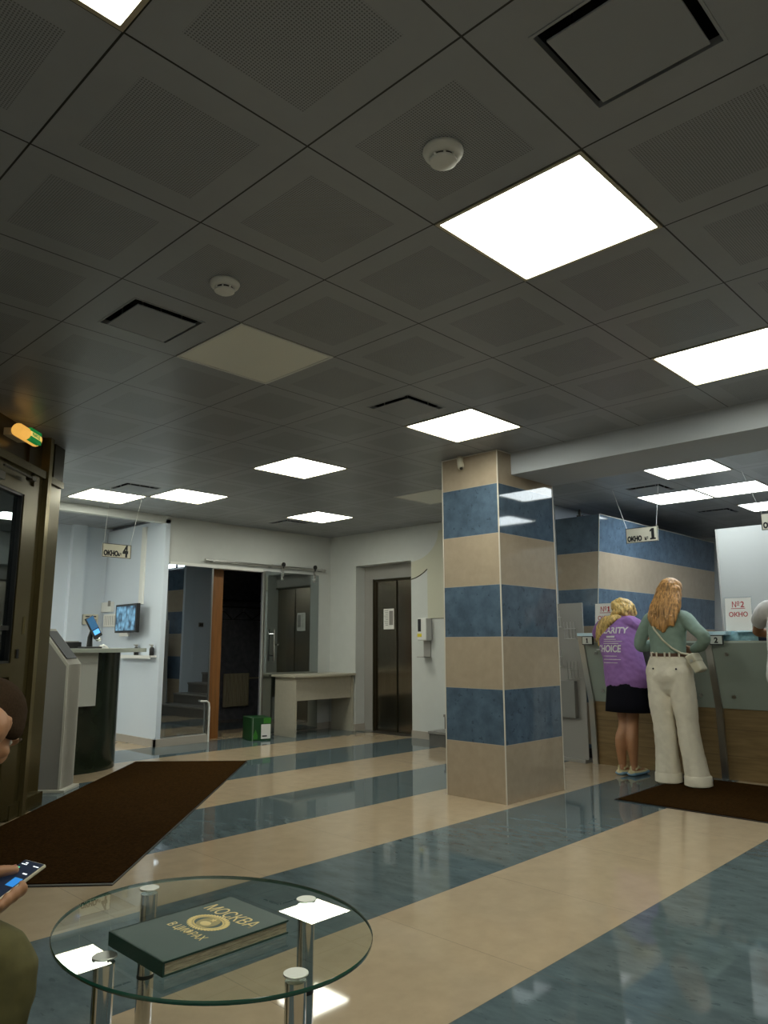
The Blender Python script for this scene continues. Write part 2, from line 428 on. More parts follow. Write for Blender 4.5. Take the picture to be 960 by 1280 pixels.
# ------------------------------------------------------------------ room shell
X0, X1, Y0, Y1 = -2.4, 10.2, -5.4, 9.0
YB, XE = 6.95, 6.4
struct('floor', MB().box((X0, Y0, -.1), (X1, Y1, 0)), M['floor'], label='polished floor of beige and grey-blue stripes')
LIGHTS = [(-1,0,'w'),(2,0,'w'),(5,0,'w'),(5,3,'w'),(5,6,'w'),(8,9,'w'),(5,9,'w'),(4,10,'w'),(9,2,'c'),(11,3,'c'),(11,2,'c'),(13,2,'c'),(11,0,'c'),(-1,-3,'w'),(5,-4,'w'),(1,12,'w'),(0,12,'w'),(1,13,'w'),(0,13,'w'),(-1,12,'w')]  # closing entries are unseen panels added to brighten the hall and booth
OFF = [(2,3),(8,6)]
VENTS = [(1,-1),(1,3),(4,3),(4,9),(10,3),(13,3),(8,10)]
mb = MB()
holes = {(i, j) for i, j, _ in LIGHTS} | set(OFF)
for i in range(-4, 17):
    for j in range(-9, 15):
        if (i, j) in holes: continue
        x, y = i*T, j*T
        if (i, j) in VENTS:
            a, b = .12, .48
            for q in ((0,0,.6,a),(0,b,.6,.6),(0,a,a,b),(b,a,.6,b)):
                mb.quad([(x+q[0],y+q[1],CEIL),(x+q[0],y+q[3],CEIL),(x+q[2],y+q[3],CEIL),(x+q[2],y+q[1],CEIL)]); mb.bm.faces.ensure_lookup_table(); mb.bm.faces[-1].material_index = 1
        else: mb.quad([(x,y,CEIL),(x,y+T,CEIL),(x+T,y+T,CEIL),(x+T,y,CEIL)])
ceil = struct('ceiling', mb, M['ceiling'], label='suspended ceiling of dark perforated square tiles'); ceil.data.materials.append(M['ceil_plain'])
struct('ceiling', MB().box((X0, Y0, CEIL+.25), (X1, Y1, CEIL+.3)), M['void'])
# enclosing walls out of view
struct('wall_rear', MB().box((X0-.1, Y0-.1, 0), (X1, Y0, CEIL+.25)), M['wall_grey'])
struct('wall_side', MB().box((X0-.1, Y0, 0), (X0, Y1, CEIL+.25)), M['wall_grey'])
struct('wall_far', MB().box((X1, Y0-.1, 0), (X1+.1, Y1+.1, CEIL+.25)), M['wall_grey'])
struct('wall_outer', MB().box((X0-.1, Y1, 0), (X1, Y1+.1, CEIL+.25)), M['wall_grey'])
# back wall with doorway to the cloakroom and the opening of window four
wb = MB()
wb.box((5.225, YB, 0), (6.42, YB+.03, CEIL)); wb.box((3.80, YB, 2.10), (5.225, YB+.03, CEIL)); wb.box((3.80, YB, 0), (4.43, YB+.12, .095))
struct('wall_back', wb, M['wall'], label='pale wall with the sliding glass doorway')
struct('trim_1', MB().box((3.83, YB-.012, 2.088), (5.20, YB+.1, 2.125)), M['white'], label='white strip above the glass doorway')
# lift wall
we = MB()
we.box((XE, 4.76, 0), (XE+.22, 5.39, CEIL)); we.box((XE, 6.42, 0), (XE+.22, YB, CEIL)); we.box((XE, 5.39, 2.215), (XE+.22, 6.42, CEIL))
struct('wall_lift', we, M['wall'], label='pale wall with the lift recess')
struct('wall_lift_shaft', MB().box((XE+.25, 5.2, 0), (XE+.35, YB, CEIL)), M['wall_grey'])
# flat beige field with a curved dark edge line next to the dispenser
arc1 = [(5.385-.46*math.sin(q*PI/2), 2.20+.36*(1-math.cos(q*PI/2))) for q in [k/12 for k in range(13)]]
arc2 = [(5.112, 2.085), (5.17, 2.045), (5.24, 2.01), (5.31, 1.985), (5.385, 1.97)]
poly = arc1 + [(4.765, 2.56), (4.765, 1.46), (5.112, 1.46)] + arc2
struct('trim_2', MB().prism(poly, XE-.003, XE, 'x'), M['wall_beige'], label='beige field with a curved edge beside the lift')
struct('trim_5', MB().tube([(XE-.003, y, z) for y, z in arc2], .006, 6).tube([(XE-.003, 5.112, 1.46), (XE-.003, 4.765, 1.46)], .004, 6), M['gold_dark'], label='thin dark line along the beige edge beside the lift')
# stair alcove
struct('wall_stair_left', MB().box((XE+.22, 4.76, 0), (9.2, 4.86, CEIL)), M['wall'])
struct('wall_stair_right', MB().box((XE, 3.245, 0), (X1, 3.305, CEIL)), M['wall_blue'])
struct('wall_stair_end', MB().box((9.2, 3.3, 0), (9.3, 4.86, CEIL)), M['wall'])
# cloakroom
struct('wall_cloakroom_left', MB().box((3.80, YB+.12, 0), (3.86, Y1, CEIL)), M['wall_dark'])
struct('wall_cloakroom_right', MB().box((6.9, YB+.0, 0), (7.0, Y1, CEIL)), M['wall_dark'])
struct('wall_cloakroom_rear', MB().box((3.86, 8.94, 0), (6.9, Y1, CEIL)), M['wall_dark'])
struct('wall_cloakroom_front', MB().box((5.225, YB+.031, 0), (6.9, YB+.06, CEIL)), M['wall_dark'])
# window four booth
struct('wall_booth_side', MB().box((3.74, YB-.03, 0), (3.80, 8.41, 2.62)), M['wall_blue'], label='pale blue side wall of window four')
struct('wall_booth_rear', MB().box((X0, 8.41, 0), (3.80, 8.5, CEIL)), M['wall_blue'], label='pale blue wall behind counter four')
struct('wall_booth_pier', MB().box((3.24, 8.33, 0), (3.42, 8.41, CEIL)), M['wall_blue'])
struct('trim_3', MB().box((0.2, YB-.03, 2.575), (3.80, YB+.07, CEIL)), M['wall'], label='lintel over window four')
# baseboards
bb = MB(); bb.box((3.725, YB-.045, 0), (3.74, 8.41, .085)); struct('baseboard_left', bb, M['base'])
bb = MB(); bb.box((3.725, YB-.045, 0), (4.43, YB-.001, .085)); bb.box((5.2, YB-.014, 0), (6.4, YB-.001, .085)); struct('baseboard_back', bb, M['base'])
bb = MB(); bb.box((XE-.014, 4.76, 0), (XE, 5.39, .09)); bb.box((XE-.014, 6.42, 0), (XE, YB-.014, .09)); bb.box((XE, 6.407, 0), (XE+.2, 6.42, .09)); struct('baseboard_lift', bb, M['base'])
# beam over the reception line
struct('trim_4', MB().box((4.155, Y0, 2.485), (4.765, 2.29, CEIL)), mat('beam_paint', (.45, .48, .52), .6), label='boxed beam running from the striped column')

# ------------------------------------------------------------------ ceiling fittings
def fixture(i, j, lab, lit, cool=False, grp=None):
    t = thing('ceiling_light' if lit else 'unlit_ceiling_panel', lab, 'ceiling light', (i*T+.3, j*T+.3, CEIL), grp)
    f = MB(); w, r = .297, .283
    f.box((-w,-w,-.004),(w,-r,.03)); f.box((-w,r,-.004),(w,w,.03)); f.box((-w,-r,-.004),(-r,r,.03)); f.box((r,-r,-.004),(w,r,.03))
    me = f.mesh('frame'); me.materials.append(M['rim'] if lit else M['white']); o = bpy.data.objects.new('frame', me); COL.objects.link(o); o.parent = t
    d = MB(); d.box((-r,-r,0),(r,r,.006)); me = d.mesh('diffuser'); me.materials.append((M['light_cool'] if cool else M['light']) if lit else M['offpanel'])
    o = bpy.data.objects.new('diffuser', me); COL.objects.link(o); o.parent = t
    h = MB(); h.box((-.29,-.29,.031),(.29,.29,.08)); me = h.mesh('housing'); me.materials.append(M['grey_metal']); o = bpy.data.objects.new('housing', me); COL.objects.link(o); o.parent = t
    return t
LL = {(-1,0):'lit square panel cut by the top edge, upper left corner of the picture',(2,0):'largest lit square ceiling panel, near the front smoke detector',
 (5,0):'lit square panel in front of the beam, cut by the right edge',(5,3):'lit square panel just above the striped column',
 (5,6):'lit square panel in mid ceiling between the two unlit panels',(8,9):'smallest lit square panel near the corner above the sliding door',
 (5,9):'right of the two lit panels near window four, clear of the sign wires',(4,10):'lit panel that the wires of the window 4 sign hang past',
 (9,2):'nearest lit panel behind the beam, above the counters',(11,3):'lit panel above the window 1 sign, left of two touching end to end',
 (11,2):'lit panel behind the beam, right of two touching end to end',(13,2):'sliver of a lit panel behind the window 2 sign at the right edge',
 (11,0):'lit panel mirrored bluish in the right face of the striped column',(-1,-3):'unseen lit panel added behind the viewer on the left',(1,12):'front unseen lit panel added inside the window 4 booth, nearest its monitor',(0,12):'front unseen lit panel added inside the window 4 booth, middle of three',(-1,12):'front unseen lit panel added inside the window 4 booth, farthest from its monitor',(1,13):'rear unseen lit panel added inside the window 4 booth, nearer its monitor',(0,13):'rear unseen lit panel added inside the window 4 booth, farther from its monitor',(5,-4):'unseen lit panel added beyond the right edge before the beam'}
for i, j, k in LIGHTS: fixture(i, j, LL[(i, j)], True, k == 'c', 'lit square ceiling panels')
fixture(2, 3, 'large unlit cream panel beside the square vent, under the rear smoke detector', False, grp='unlit ceiling panels')
fixture(8, 6, 'small unlit cream panel half behind the striped column', False, grp='unlit ceiling panels')
VL = {(1,-1):'square ceiling vent cut by the top edge, nearest of all',(1,3):'square ceiling vent beside the big unlit panel',(4,3):'dark chevron shaped ceiling vent in front of the light above the column',
 (4,9):'ceiling vent between the two lights near window four',(10,3):'ceiling vent behind the beam, left of the lights over the counters',(13,3):'farthest ceiling vent behind the beam, past the pair of lights',(8,10):'faint ceiling vent right beside the smallest light, by the room corner'}
vproto = None
for (i, j) in VENTS:
    loc = (i*T+.3, j*T+.3, CEIL)
    if vproto is None:
        t = vproto = thing('ceiling_vent', VL[(i, j)], 'air vent', loc, 'square ceiling vents')
        def lp(name, b, m):
            me = b.mesh(name); me.materials.append(m); o = bpy.data.objects.new(name, me); COL.objects.link(o); o.parent = t; return o
        b = MB(); w = .18
        b.quad([(-w,-w,.14),(w,-w,.14),(w,w,.14),(-w,w,.14)])
        for s in ((-w,-w,w,-w),(w,-w,w,w),(w,w,-w,w),(-w,w,-w,-w)): b.quad([(s[0],s[1],0),(s[2],s[3],0),(s[2],s[3],.14),(s[0],s[1],.14)])
        lp('duct_box', b, M['void'])
        b = MB(); r = .172
        b.box((-w,-w,-.003),(w,-r,.02)); b.box((-w,r,-.003),(w,w,.02)); b.box((-w,-r,-.003),(-r,r,.02)); b.box((r,-r,-.003),(w,r,.02)); lp('vent_frame', b, M['ceil_plain'] if 'ceil_plain' in M else M['grey_metal'])
        b = MB(); b.box((-.148,-.148,-.013),(.148,.148,-.007), .002); lp('deflector_plate', b, mat('vent_plate', (.295,.31,.335), .45))
        for a in (-.1,.1):
            for c in (-.1,.1): lp('hanger', MB().tube([(a,c,-.008),(a,c,.14)], .004, 8), M['steel'])
    else: dup(vproto, loc, VL[(i, j)])
def detector(x, y, lab):
    t = thing('smoke_detector', lab, 'smoke detector', (x, y, CEIL), 'smoke detectors')
    part('base', MB(Matrix.Translation((x,y,CEIL))).lathe((0,0,0), [(.062,0),(.064,-.008),(.058,-.02),(.046,-.026)], 32), M['white'], t, True, 40)
    part('grille', MB(Matrix.Translation((x,y,CEIL))).lathe((0,0,0), [(.036,-.025),(.036,-.036)], 24), M['black'], t, True, 40)
    for k in range(8):
        a = k*PI/4; part('cage_rib', MB(Matrix.Translation((x,y,CEIL))).tube([(.040*math.cos(a),.040*math.sin(a),-.025),(.040*math.cos(a),.040*math.sin(a),-.038)], .004, 6), M['white'], t)
    part('dome', MB(Matrix.Translation((x,y,CEIL))).lathe((0,0,0), [(.043,-.036),(.042,-.042),(.028,-.050),(.010,-.052)], 28), M['white'], t, True, 40)
detector(.906, .312, 'white round smoke detector near the largest light')
detector(.92, 1.52, 'white round smoke detector above the big unlit panel')

# ------------------------------------------------------------------ striped column
t = thing('striped_column', 'square column clad in beige and blue tile bands', 'column', (4.365, 2.57, 0))
part('tile_cladding', MB().box((3.965, 2.29, 0), (4.765, 2.845, CEIL), .003), M['column'], t)
for n, (x, y) in enumerate(((3.965,2.29),(4.765,2.29),(3.965,2.845))):
    part('corner_strip', MB().box((x-.004,y-.004,0),(x+.004,y+.004,CEIL-.001)), M['grout'], t)
part('top_strip', MB().box((3.962,2.287,CEIL-.012),(4.158,2.295,CEIL-.002)).box((3.962,2.295,CEIL-.012),(3.968,2.848,CEIL-.002)), M['grout'], t)
t = thing('security_camera', 'small cream camera at the top of the striped column', 'camera', (3.965, 2.64, 2.63))
part('bracket', MB().box((3.93,2.622,2.625),(3.965,2.658,2.66), .004), M['offwhite'], t)
part('housing', MB().tube([(3.945,2.645,2.64),(3.925,2.618,2.575),(3.92,2.61,2.552)], [.024,.027,.024], 14), M['offwhite'], t, True, 50)
part('lens', MB().tube([(3.92,2.61,2.553),(3.918,2.608,2.546)], .014, 12), M['black'], t)

# ------------------------------------------------------------------ cloakroom and glass doors
o = part('fixed_glass_panel', MB().box((3.806, YB-.008, .097), (4.425, YB+.002, 2.088)), M['glass_pane']); tag(o, 'fixed glass pane mirroring the stairs, left of the dark doorway', 'glass panel'); o.rotation_euler.z = math.radians(.95)
t = thing('glass_panel_strip', 'thin bright metal strip down the edge of the fixed glass pane', 'trim', (4.43, YB-.006, 0))
part('edge_strip', MB().box((4.424, YB-.014, .0), (4.436, YB+.008, 2.09)), M['steel'], t)
t = thing('door_stop_rail', 'pale bent rail standing low at the glass pane edge', 'rail', (4.45, YB-.05, 0))
part('bent_tube', MB().tube([(4.425,YB-.05,0),(4.425,YB-.05,.2),(4.425,YB-.05,.40),(4.415,YB-.05,.455),(4.385,YB-.05,.475),(4.33,YB-.035,.475),(4.33,YB-.01,.475)], .011, 10), M['white'], t, True, 50)
t = thing('sliding_door_rail', 'long steel rail over the glass doorway', 'rail', (5.25, YB-.06, 2.17))
part('rod', MB().tube([(4.29,YB-.055,2.175),(6.24,YB-.055,2.175)], .013, 14), M['steel'], t, True, 50)
for x in (4.40, 5.30, 6.18): part('standoff', MB().tube([(x,YB,2.175),(x,YB-.05,2.175),(x,YB-.072,2.175)], [.02,.016,.02], 14), M['steel'], t, True, 40)
for x in (4.29, 6.24): part('end_cap', MB().tube([(x-.012,YB-.055,2.175),(x+.012,YB-.055,2.175)], .019, 14), M['steel'], t, True, 40)
t = thing('sliding_glass_door', 'frameless sliding glass door hung open before the pale wall', 'door', (5.68, YB-.05, 0))
part('pane', MB().box((5.215, YB-.047, .02), (6.14, YB-.037, 2.10)), M['glass_slide'], t)
part('edge_strip', MB().box((5.208, YB-.049, .02), (5.215, YB-.035, 2.10)), M['steel'], t)
for x in (5.49, 6.05):
    h = part('roller_hanger', MB().box((x-.014,YB-.066,1.995),(x+.014,YB-.048,2.15), .004), M['steel'], t)
    part('wheel', MB().tube([(x,YB-.078,2.205),(x,YB-.062,2.205)], .030, 20).tube([(x,YB-.069,2.15),(x,YB-.069,2.20)], .009, 8), M['black'], h)
    part('bolt', MB().tube([(x,YB-.072,2.03),(x,YB-.064,2.03)], .014, 12).tube([(x,YB-.072,2.10),(x,YB-.064,2.10)], .014, 12), M['chrome'], h)
h = part('pull_handle', MB().tube([(5.335,YB-.105,.93),(5.335,YB-.105,1.34)], .011, 12), M['chrome'], t, True, 50)
part('handle_post', MB().tube([(5.335,YB-.047,1.0),(5.335,YB-.105,1.0)], .008, 10).tube([(5.335,YB-.047,1.28),(5.335,YB-.105,1.28)], .008, 10), M['chrome'], h)
part('lock_knob', MB().tube([(5.41,YB-.047,1.14),(5.41,YB-.085,1.14)], .013, 12), M['chrome'], t)
# inside the dark cloakroom
t = thing('wooden_wardrobe', 'orange-brown wooden wardrobe side inside the dark doorway', 'wardrobe', (4.35, 7.5, 0))
part('side_panel', MB().box((4.66, 7.15, .06), (4.70, 7.95, 2.12)), M['woodpost'], t)
part('front_panel', MB().box((4.30, 7.12, .0), (4.705, 7.15, 2.13)), M['woodpost'], t)
part('carcass', MB().box((4.0, 7.15, .06), (4.66, 7.95, 2.12)), M['woodpost'], t)
t = thing('cloakroom_radiator', 'cream ribbed radiator low on the cloakroom wall', 'radiator', (6.16, 8.86, .18))
rb = MB(); rb.box((5.94, 8.84, .20), (6.40, 8.88, .70), .01)
part('panel', rb, M['radiator'], t)
rb = MB()
for k in range(12): rb.box((5.955+k*.037, 8.822, .215), (5.975+k*.037, 8.842, .685), .005)
part('rib', rb, M['radiator'], t, kind='stuff')
part('pipe', MB().tube([(6.41,8.86,.62),(6.9,8.86,.62)], .012, 8).tube([(6.0,8.86,.2),(6.0,8.94,.2)], .012, 8).tube([(6.35,8.86,.2),(6.35,8.94,.2)], .012, 8), M['radiator'], t)
t = thing('coat_rail', 'dark coat rail across the cloakroom', 'coat rail', (6.0, 8.6, 1.7))
part('rod', MB().tube([(4.9,8.6,1.71),(6.9,8.6,1.71)], .014, 10), M['black'], t)
part('hook_shelf', MB().box((4.9,8.55,1.80),(6.9,8.93,1.82)), M['black'], t)
for n, (x, lab) in enumerate(((5.72,'leftmost dark hanger on the coat rail'),(6.08,'middle dark hanger on the coat rail'),(6.44,'rightmost dark hanger on the coat rail'))):
    t = thing('coat_hanger', lab, 'coat hanger', (x, 8.6, 1.55), 'hangers on the coat rail')
    part('bar', MB().tube([(x-.17,8.58+.04*n,1.52),(x-.02,8.6,1.635),(x+.02,8.6,1.635),(x+.17,8.62-.02*n,1.52)], .009, 8).tube([(x-.17,8.58+.04*n,1.52),(x+.17,8.62-.02*n,1.52)], .006, 8), M['black'], t)
    part('hook', MB().tube([(x,8.6,1.635),(x,8.6,1.67),(x+.02,8.6,1.69),(x+.022,8.6,1.72),(x,8.6,1.738),(x-.018,8.6,1.726)], .004, 6), M['steel'], t)

# ------------------------------------------------------------------ lift
t = bpy.data.objects.new('door_1', None); COL.objects.link(t); t.location = (XE+.2, 5.9, 0); t['kind'] = 'structure'; t['label'] = 'brushed steel lift doors in the recess'
fb = MB(); fb.box((XE+.17,6.245,0),(XE+.25,6.42,2.215)); fb.box((XE+.17,5.39,2.015),(XE+.25,6.245,2.215)); part('door_frame', fb, M['grey_metal'], t)
part('door_trim', MB().box((XE+.16,6.225,0),(XE+.2,6.25,2.03)).box((XE+.16,5.39,2.0),(XE+.2,6.25,2.025)), M['gold_dark'], t)
part('door_leaf', MB().box((XE+.20,5.835,.01),(XE+.22,6.225,2.0)), M['lift_steel'], t)
part('door_leaf', MB().box((XE+.205,5.39,.01),(XE+.225,5.815,2.0)), M['lift_steel'], t)
part('door_gap', MB().box((XE+.215,5.80,.01),(XE+.225,5.85,2.0)), M['black'], t)
part('door_edge', MB().box((XE+.195,5.826,.01),(XE+.21,5.838,2.0)), M['gold_dark'], t)
part('threshold', MB().box((XE+.0,5.39,.0),(XE+.25,6.42,.006)), M['steel'], t)
t = thing('paper_notice', 'white printed notice stuck on the lift door', 'notice', (XE+.199, 6.0, 1.34))
part('sheet', MB().box((XE+.1955,5.885,1.345),(XE+.1995,6.075,1.62)), M['paper'], t)
nb = MB()
for k in range(9): nb.box((XE+.195,5.99,1.59-k*.024),(XE+.1956,6.06-.01*(k%3),1.597-k*.024))
nb.box((XE+.195,5.90,1.40),(XE+.1956,5.97,1.59)); part('print', nb, M['kiosk_grey'], t)
t = thing('sanitizer_dispenser', 'white hand sanitizer dispenser on the wall beside the lift', 'dispenser', (XE, 5.13, 1.0))
part('body', MB().box((XE-.11,5.05,1.19),(XE,5.20,1.465), .015), M['white'], t)
part('level_window', MB().box((XE-.114,5.135,1.30),(XE-.108,5.185,1.455), .002), M['black'], t)
part('sticker', MB().box((XE-.113,5.125,1.235),(XE-.109,5.195,1.275)), M['yellow'], t)
part('drip_tray', MB().box((XE-.012,5.07,.985),(XE,5.18,1.19)).box((XE-.14,5.07,.985),(XE,5.18,.995)), M['grey_metal'], t)
# stairs
for k in range(6):
    x = 6.0+.27*k; z = .165*(k+1)
    pass
t = thing('stone_staircase', 'grey stone staircase rising behind the striped column', 'stairs', (6.2, 4.0, 0))
for k in range(7):
    x = 5.98+.28*k; z0, z1 = .165*k, .165*(k+1)
    ya = 3.31 if k > 1 else (2.98 if k == 0 else 3.2)
    xr = x
    part('step', MB().box((xr, ya if k > 1 else 3.31, z0), (xr+.29 if k < 6 else 9.19, 4.755, z1-.03)), M['stair_dark'], t)
    part('tread', MB().box((xr-.02, 3.31, z1-.03), (xr+.29 if k < 6 else 9.19, 4.757, z1), .004), M['stair'], t)
t = thing('wall_switch', 'small grey switch plate reflected in the fixed glass pane', 'switch', (6.75, 3.31, 1.45))
part('plate', MB().box((6.70,3.305,1.45),(6.80,3.315,1.53), .003), M['kiosk_grey'], t)
part('rocker', MB().box((6.715,3.315,1.465),(6.745,3.321,1.515)).box((6.755,3.315,1.465),(6.785,3.321,1.515)), M['black'], t)

# ------------------------------------------------------------------ desk and carton
t = thing('office_desk', 'cream laminate desk against the sliding glass door', 'desk', (5.9, 6.68, 0))
part('top', MB().prism([(5.33,6.40),(5.88,6.365),(6.392,6.40),(6.392,6.88),(5.33,6.88)], .735, .76), M['desk'], t)
part('side_panel', MB().box((5.38,6.44,.0),(5.402,6.86,.735)), M['desk'], t)
part('side_panel', MB().box((6.365,6.44,.0),(6.387,6.86,.735)), M['desk'], t)
part('modesty_panel', MB().box((5.402,6.47,.44),(6.365,6.488,.735)), M['desk'], t)
part('screw', MB().tube([(6.33,6.47,.52),(6.33,6.464,.52)], .008, 10), M['steel'], t)
Mx = Matrix.Translation((4.97,6.68,0)) @ Matrix.Rotation(math.radians(-17), 4, 'Z')
t = thing('carton', 'green paper carton with a white label on the floor by the desk', 'box', (4.97,6.68,0))
def lb(*a, **k): return MB(Mx).box(*a, **k)
part('box', lb((-.125,-.16,0),(.125,.16,.27), bev=.004), M['greenbox'], t)
part('label_panel', lb((.0,-.1625,.02),(.12,-.1595,.19)), M['paper'], t, label='white label on the front')
part('print', MB(Mx).prism([(-.095,.02),(-.045,.02),(-.04,.06),(-.07,.13),(-.10,.06)], -.1625, -.1598, 'y').box((.03,-.1625,.20),(.124,-.1598,.265)), M['greenlite'], t)
part('strap', MB(Mx).box((-.108,-.1625,.0),(-.102,-.1598,.272)).box((-.108,-.1625,.2695),(-.102,.1625,.2725)), M['frost'], t)
part('barcode', lb((.015,-.1632,.045),(.075,-.1624,.06)), M['ink'], t)

# ------------------------------------------------------------------ floor mats
for nm, poly, lab in (('entrance_mat', [(3.08,6.10),(3.87,5.33),(1.14,2.63),(.30,3.40)], 'long brown carpet runner lying before the entrance partition'),
                      ('reception_mat', [(4.67,1.815),(5.98,1.815),(5.98,-2.0),(4.67,-2.0)], 'brown carpet mat before the reception counters')):
    c = V((sum(p[0] for p in poly)/4, sum(p[1] for p in poly)/4)); t = thing(nm, lab, 'mat', (c.x, c.y, 0))
    part('rubber_border', MB().prism(poly, 0, .006), M['mat_edge'], t)
    part('carpet', MB().prism([tuple(c+(V(p)-c).normalized()*((V(p)-c).length-.028)) for p in poly], .006, .011), M['mat'], t)

# ------------------------------------------------------------------ entrance partition (45 degrees)
S2 = math.sqrt(.5)
MV = Matrix(((S2, S2, 0, -1.56), (S2, -S2, 0, 1.56), (0, 0, 1, 0), (0, 0, 0, 1)))
def vb(*bs):
    m = MB(MV)
    for b in bs: m.box(*b)
    return m
t = bpy.data.objects.new('door_2', None); COL.objects.link(t); t.location = (1.0, 4.12, 0); t['kind'] = 'structure'; t['label'] = 'bronze aluminium entrance partition with a glass door'
part('end_post', vb(((4.235,-.16,0),(4.49,-.02,CEIL))), M['gold'], t)
part('post_groove', vb(((4.20,-.15,0),(4.235,-.06,CEIL))), M['gold_dark'], t)
part('mullion', vb(((4.145,-.08,0),(4.20,.03,CEIL))), M['gold_lt'], t)
part('jamb', vb(((4.06,-.08,0),(4.145,-.005,2.35)),((3.98,-.08,0),(4.06,.005,2.35))), M['gold'], t)
part('transom', vb(((.3,-.08,2.345),(4.145,.02,2.40)),((4.20,-.06,2.345),(4.49,.0,2.395))), M['gold'], t)
part('head_rail', vb(((.3,-.08,2.25),(3.98,-.01,2.345))), M['gold'], t)
part('fanlight', vb(((.3,-.06,2.40),(4.145,-.05,CEIL)),((4.20,-.145,2.40),(4.235,-.14,CEIL))), M['gold_dark'], t)
part('fanlight_bar', vb(((3.95,-.05,2.40),(4.145,-.03,CEIL)),((4.32,-.02,2.40),(4.49,-.01,CEIL))), M['gold_dark'], t)
lf = part('door_leaf', vb(((3.84,-.06,0.02),(3.98,.012,2.25)),((2.86,-.06,.02),(2.98,.012,2.25)),((2.98,-.06,2.17),(3.84,.012,2.25)),((2.98,-.06,.02),(3.84,.012,.12)),((2.98,-.06,.94),(3.84,.012,1.03))), M['gold'], t)
part('leaf_panel', vb(((2.98,-.04,.12),(3.84,-.02,.94))), M['gold'], lf)
part('glass', vb(((2.98,-.035,1.03),(3.84,-.025,2.17))), M['glass_door'], lf)
part('gasket', vb(((3.822,-.03,1.03),(3.842,.004,2.17)),((2.98,-.03,2.155),(3.84,.004,2.172)),((2.98,-.03,1.03),(3.84,.004,1.045)),((2.98,-.02,1.245),(3.822,-.005,1.275))), M['black'], lf)
part('hinge', MB(MV).tube([(3.985,.012,1.22),(3.985,.012,1.34)], .011, 10), M['gold_lt'], lf)
part('lock', vb(((3.90,.012,1.06),(3.93,.02,1.12))), M['black'], lf)
part('door_closer', vb(((3.2,.012,2.19),(3.46,.06,2.24)),((3.44,.05,2.28),(3.86,.062,2.292)),((3.82,.02,2.27),(3.88,.065,2.30))), M['gold_dark'], lf)
part('side_panel', vb(((.3,-.06,0),(2.86,-.02,1.0))), M['gold'], t)
part('side_glass', vb(((.3,-.045,1.0),(2.78,-.035,2.25))), M['glass_door'], t)
part('side_post', vb(((2.78,-.08,0),(2.86,.01,2.25)),((.22,-.08,0),(.3,.01,CEIL)),((1.5,-.07,1.0),(1.58,.0,2.25))), M['gold'], t)
part('plinth', vb(((4.0,-.02,0),(4.5,.012,.10))), M['gold'], t)
# vestibule behind: dark return walls
struct('wall_vestibule', MB(MV).box((4.40,-2.4,0),(4.47,-.165,CEIL)), M['wall_grey'])
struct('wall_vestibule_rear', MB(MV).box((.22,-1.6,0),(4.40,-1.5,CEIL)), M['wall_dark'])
struct('wall_left', MB().box((-2.4,1.62,0),(-1.40,1.74,CEIL)), M['wall_grey'])
# exit lamp
t = thing('exit_sign', 'glowing yellow and green exit lamp above the entrance door', 'exit sign', tuple(MV @ V((3.70,.05,2.50))))
part('body', MB(MV).tube([(3.555,.06,2.555),(3.57,.06,2.555),(3.83,.06,2.555),(3.845,.06,2.555)], [.034,.046,.046,.034], 16), M['exit_glow'], t, True, 50)
for z0, z1 in ((2.512,2.541),(2.574,2.598)):
    part('green_band', MB(MV).box((3.66,.070,z0),(3.815,.108,z1), .003), M['exit_green'], t, label='green band of the exit lamp')
part('text_panel', MB(MV).box((3.66,.070,2.542),(3.815,.1075,2.573), .002), M['exit_text'], t)
part('bracket', MB(MV).box((3.60,-.05,2.53),(3.80,.03,2.58)), M['offwhite'], t)
ex = text_mesh('ВЫХОД', .030, .0006, .001); ex.transform(MV @ frame((3.678,.108,2.547), (1,0,0), (0,0,1))); ex.materials.clear(); link('lettering', ex, M['exit_green'], t)

# ------------------------------------------------------------------ kiosk
g = V((.70, -.715, 0)).normalized(); hx = V((-g.y, g.x, 0))
MK = Matrix(((g.x, hx.x, 0, 1.93), (g.y, hx.y, 0, 5.27), (0, 0, 1, 0), (0, 0, 0, 1)))
t = thing('information_kiosk', 'grey-white standing terminal with a slanted head by the entrance', 'kiosk', (1.93, 5.27, 0))
prof = [(-.125,.02),(.10,.02),(.10,.985),(-.13,1.27),(-.165,1.245),(-.14,1.13),(-.125,1.0)]
part('side_panel', MB(MK).prism(prof, -.122, -.114, 'y'), M['kiosk_grey'], t)
part('side_panel', MB(MK).prism(prof, .114, .122, 'y'), M['kiosk_grey'], t)
part('front_shell', MB(MK).prism([(-.05,.02),(.106,.02),(.106,.99),(-.128,1.28),(-.155,1.26),(.05,1.0),(.05,.05)], -.113, .113, 'y').prism([(.088,.02),(.106,.02),(.106,.99),(-.128,1.28),(-.145,1.265),(.088,.975)], -.128, .128, 'y'), M['kiosk_white'], t)
part('head_cover', MB(MK).limb([(-.165,-.09,1.16),(-.165,.09,1.16)], [(.05,.075),(.05,.075)], 16, hint=(1,0,0)), M['kiosk_white'], t, True, 60)
part('base_plate', MB(MK).box((-.16,-.15,0),(.15,.15,.022), .004), M['kiosk_white'], t)
part('screen', MB(MK).prism([(.075,1.035),(.078,1.04),(-.105,1.262),(-.108,1.258)], -.10, .10, 'y'), M['black'], t)

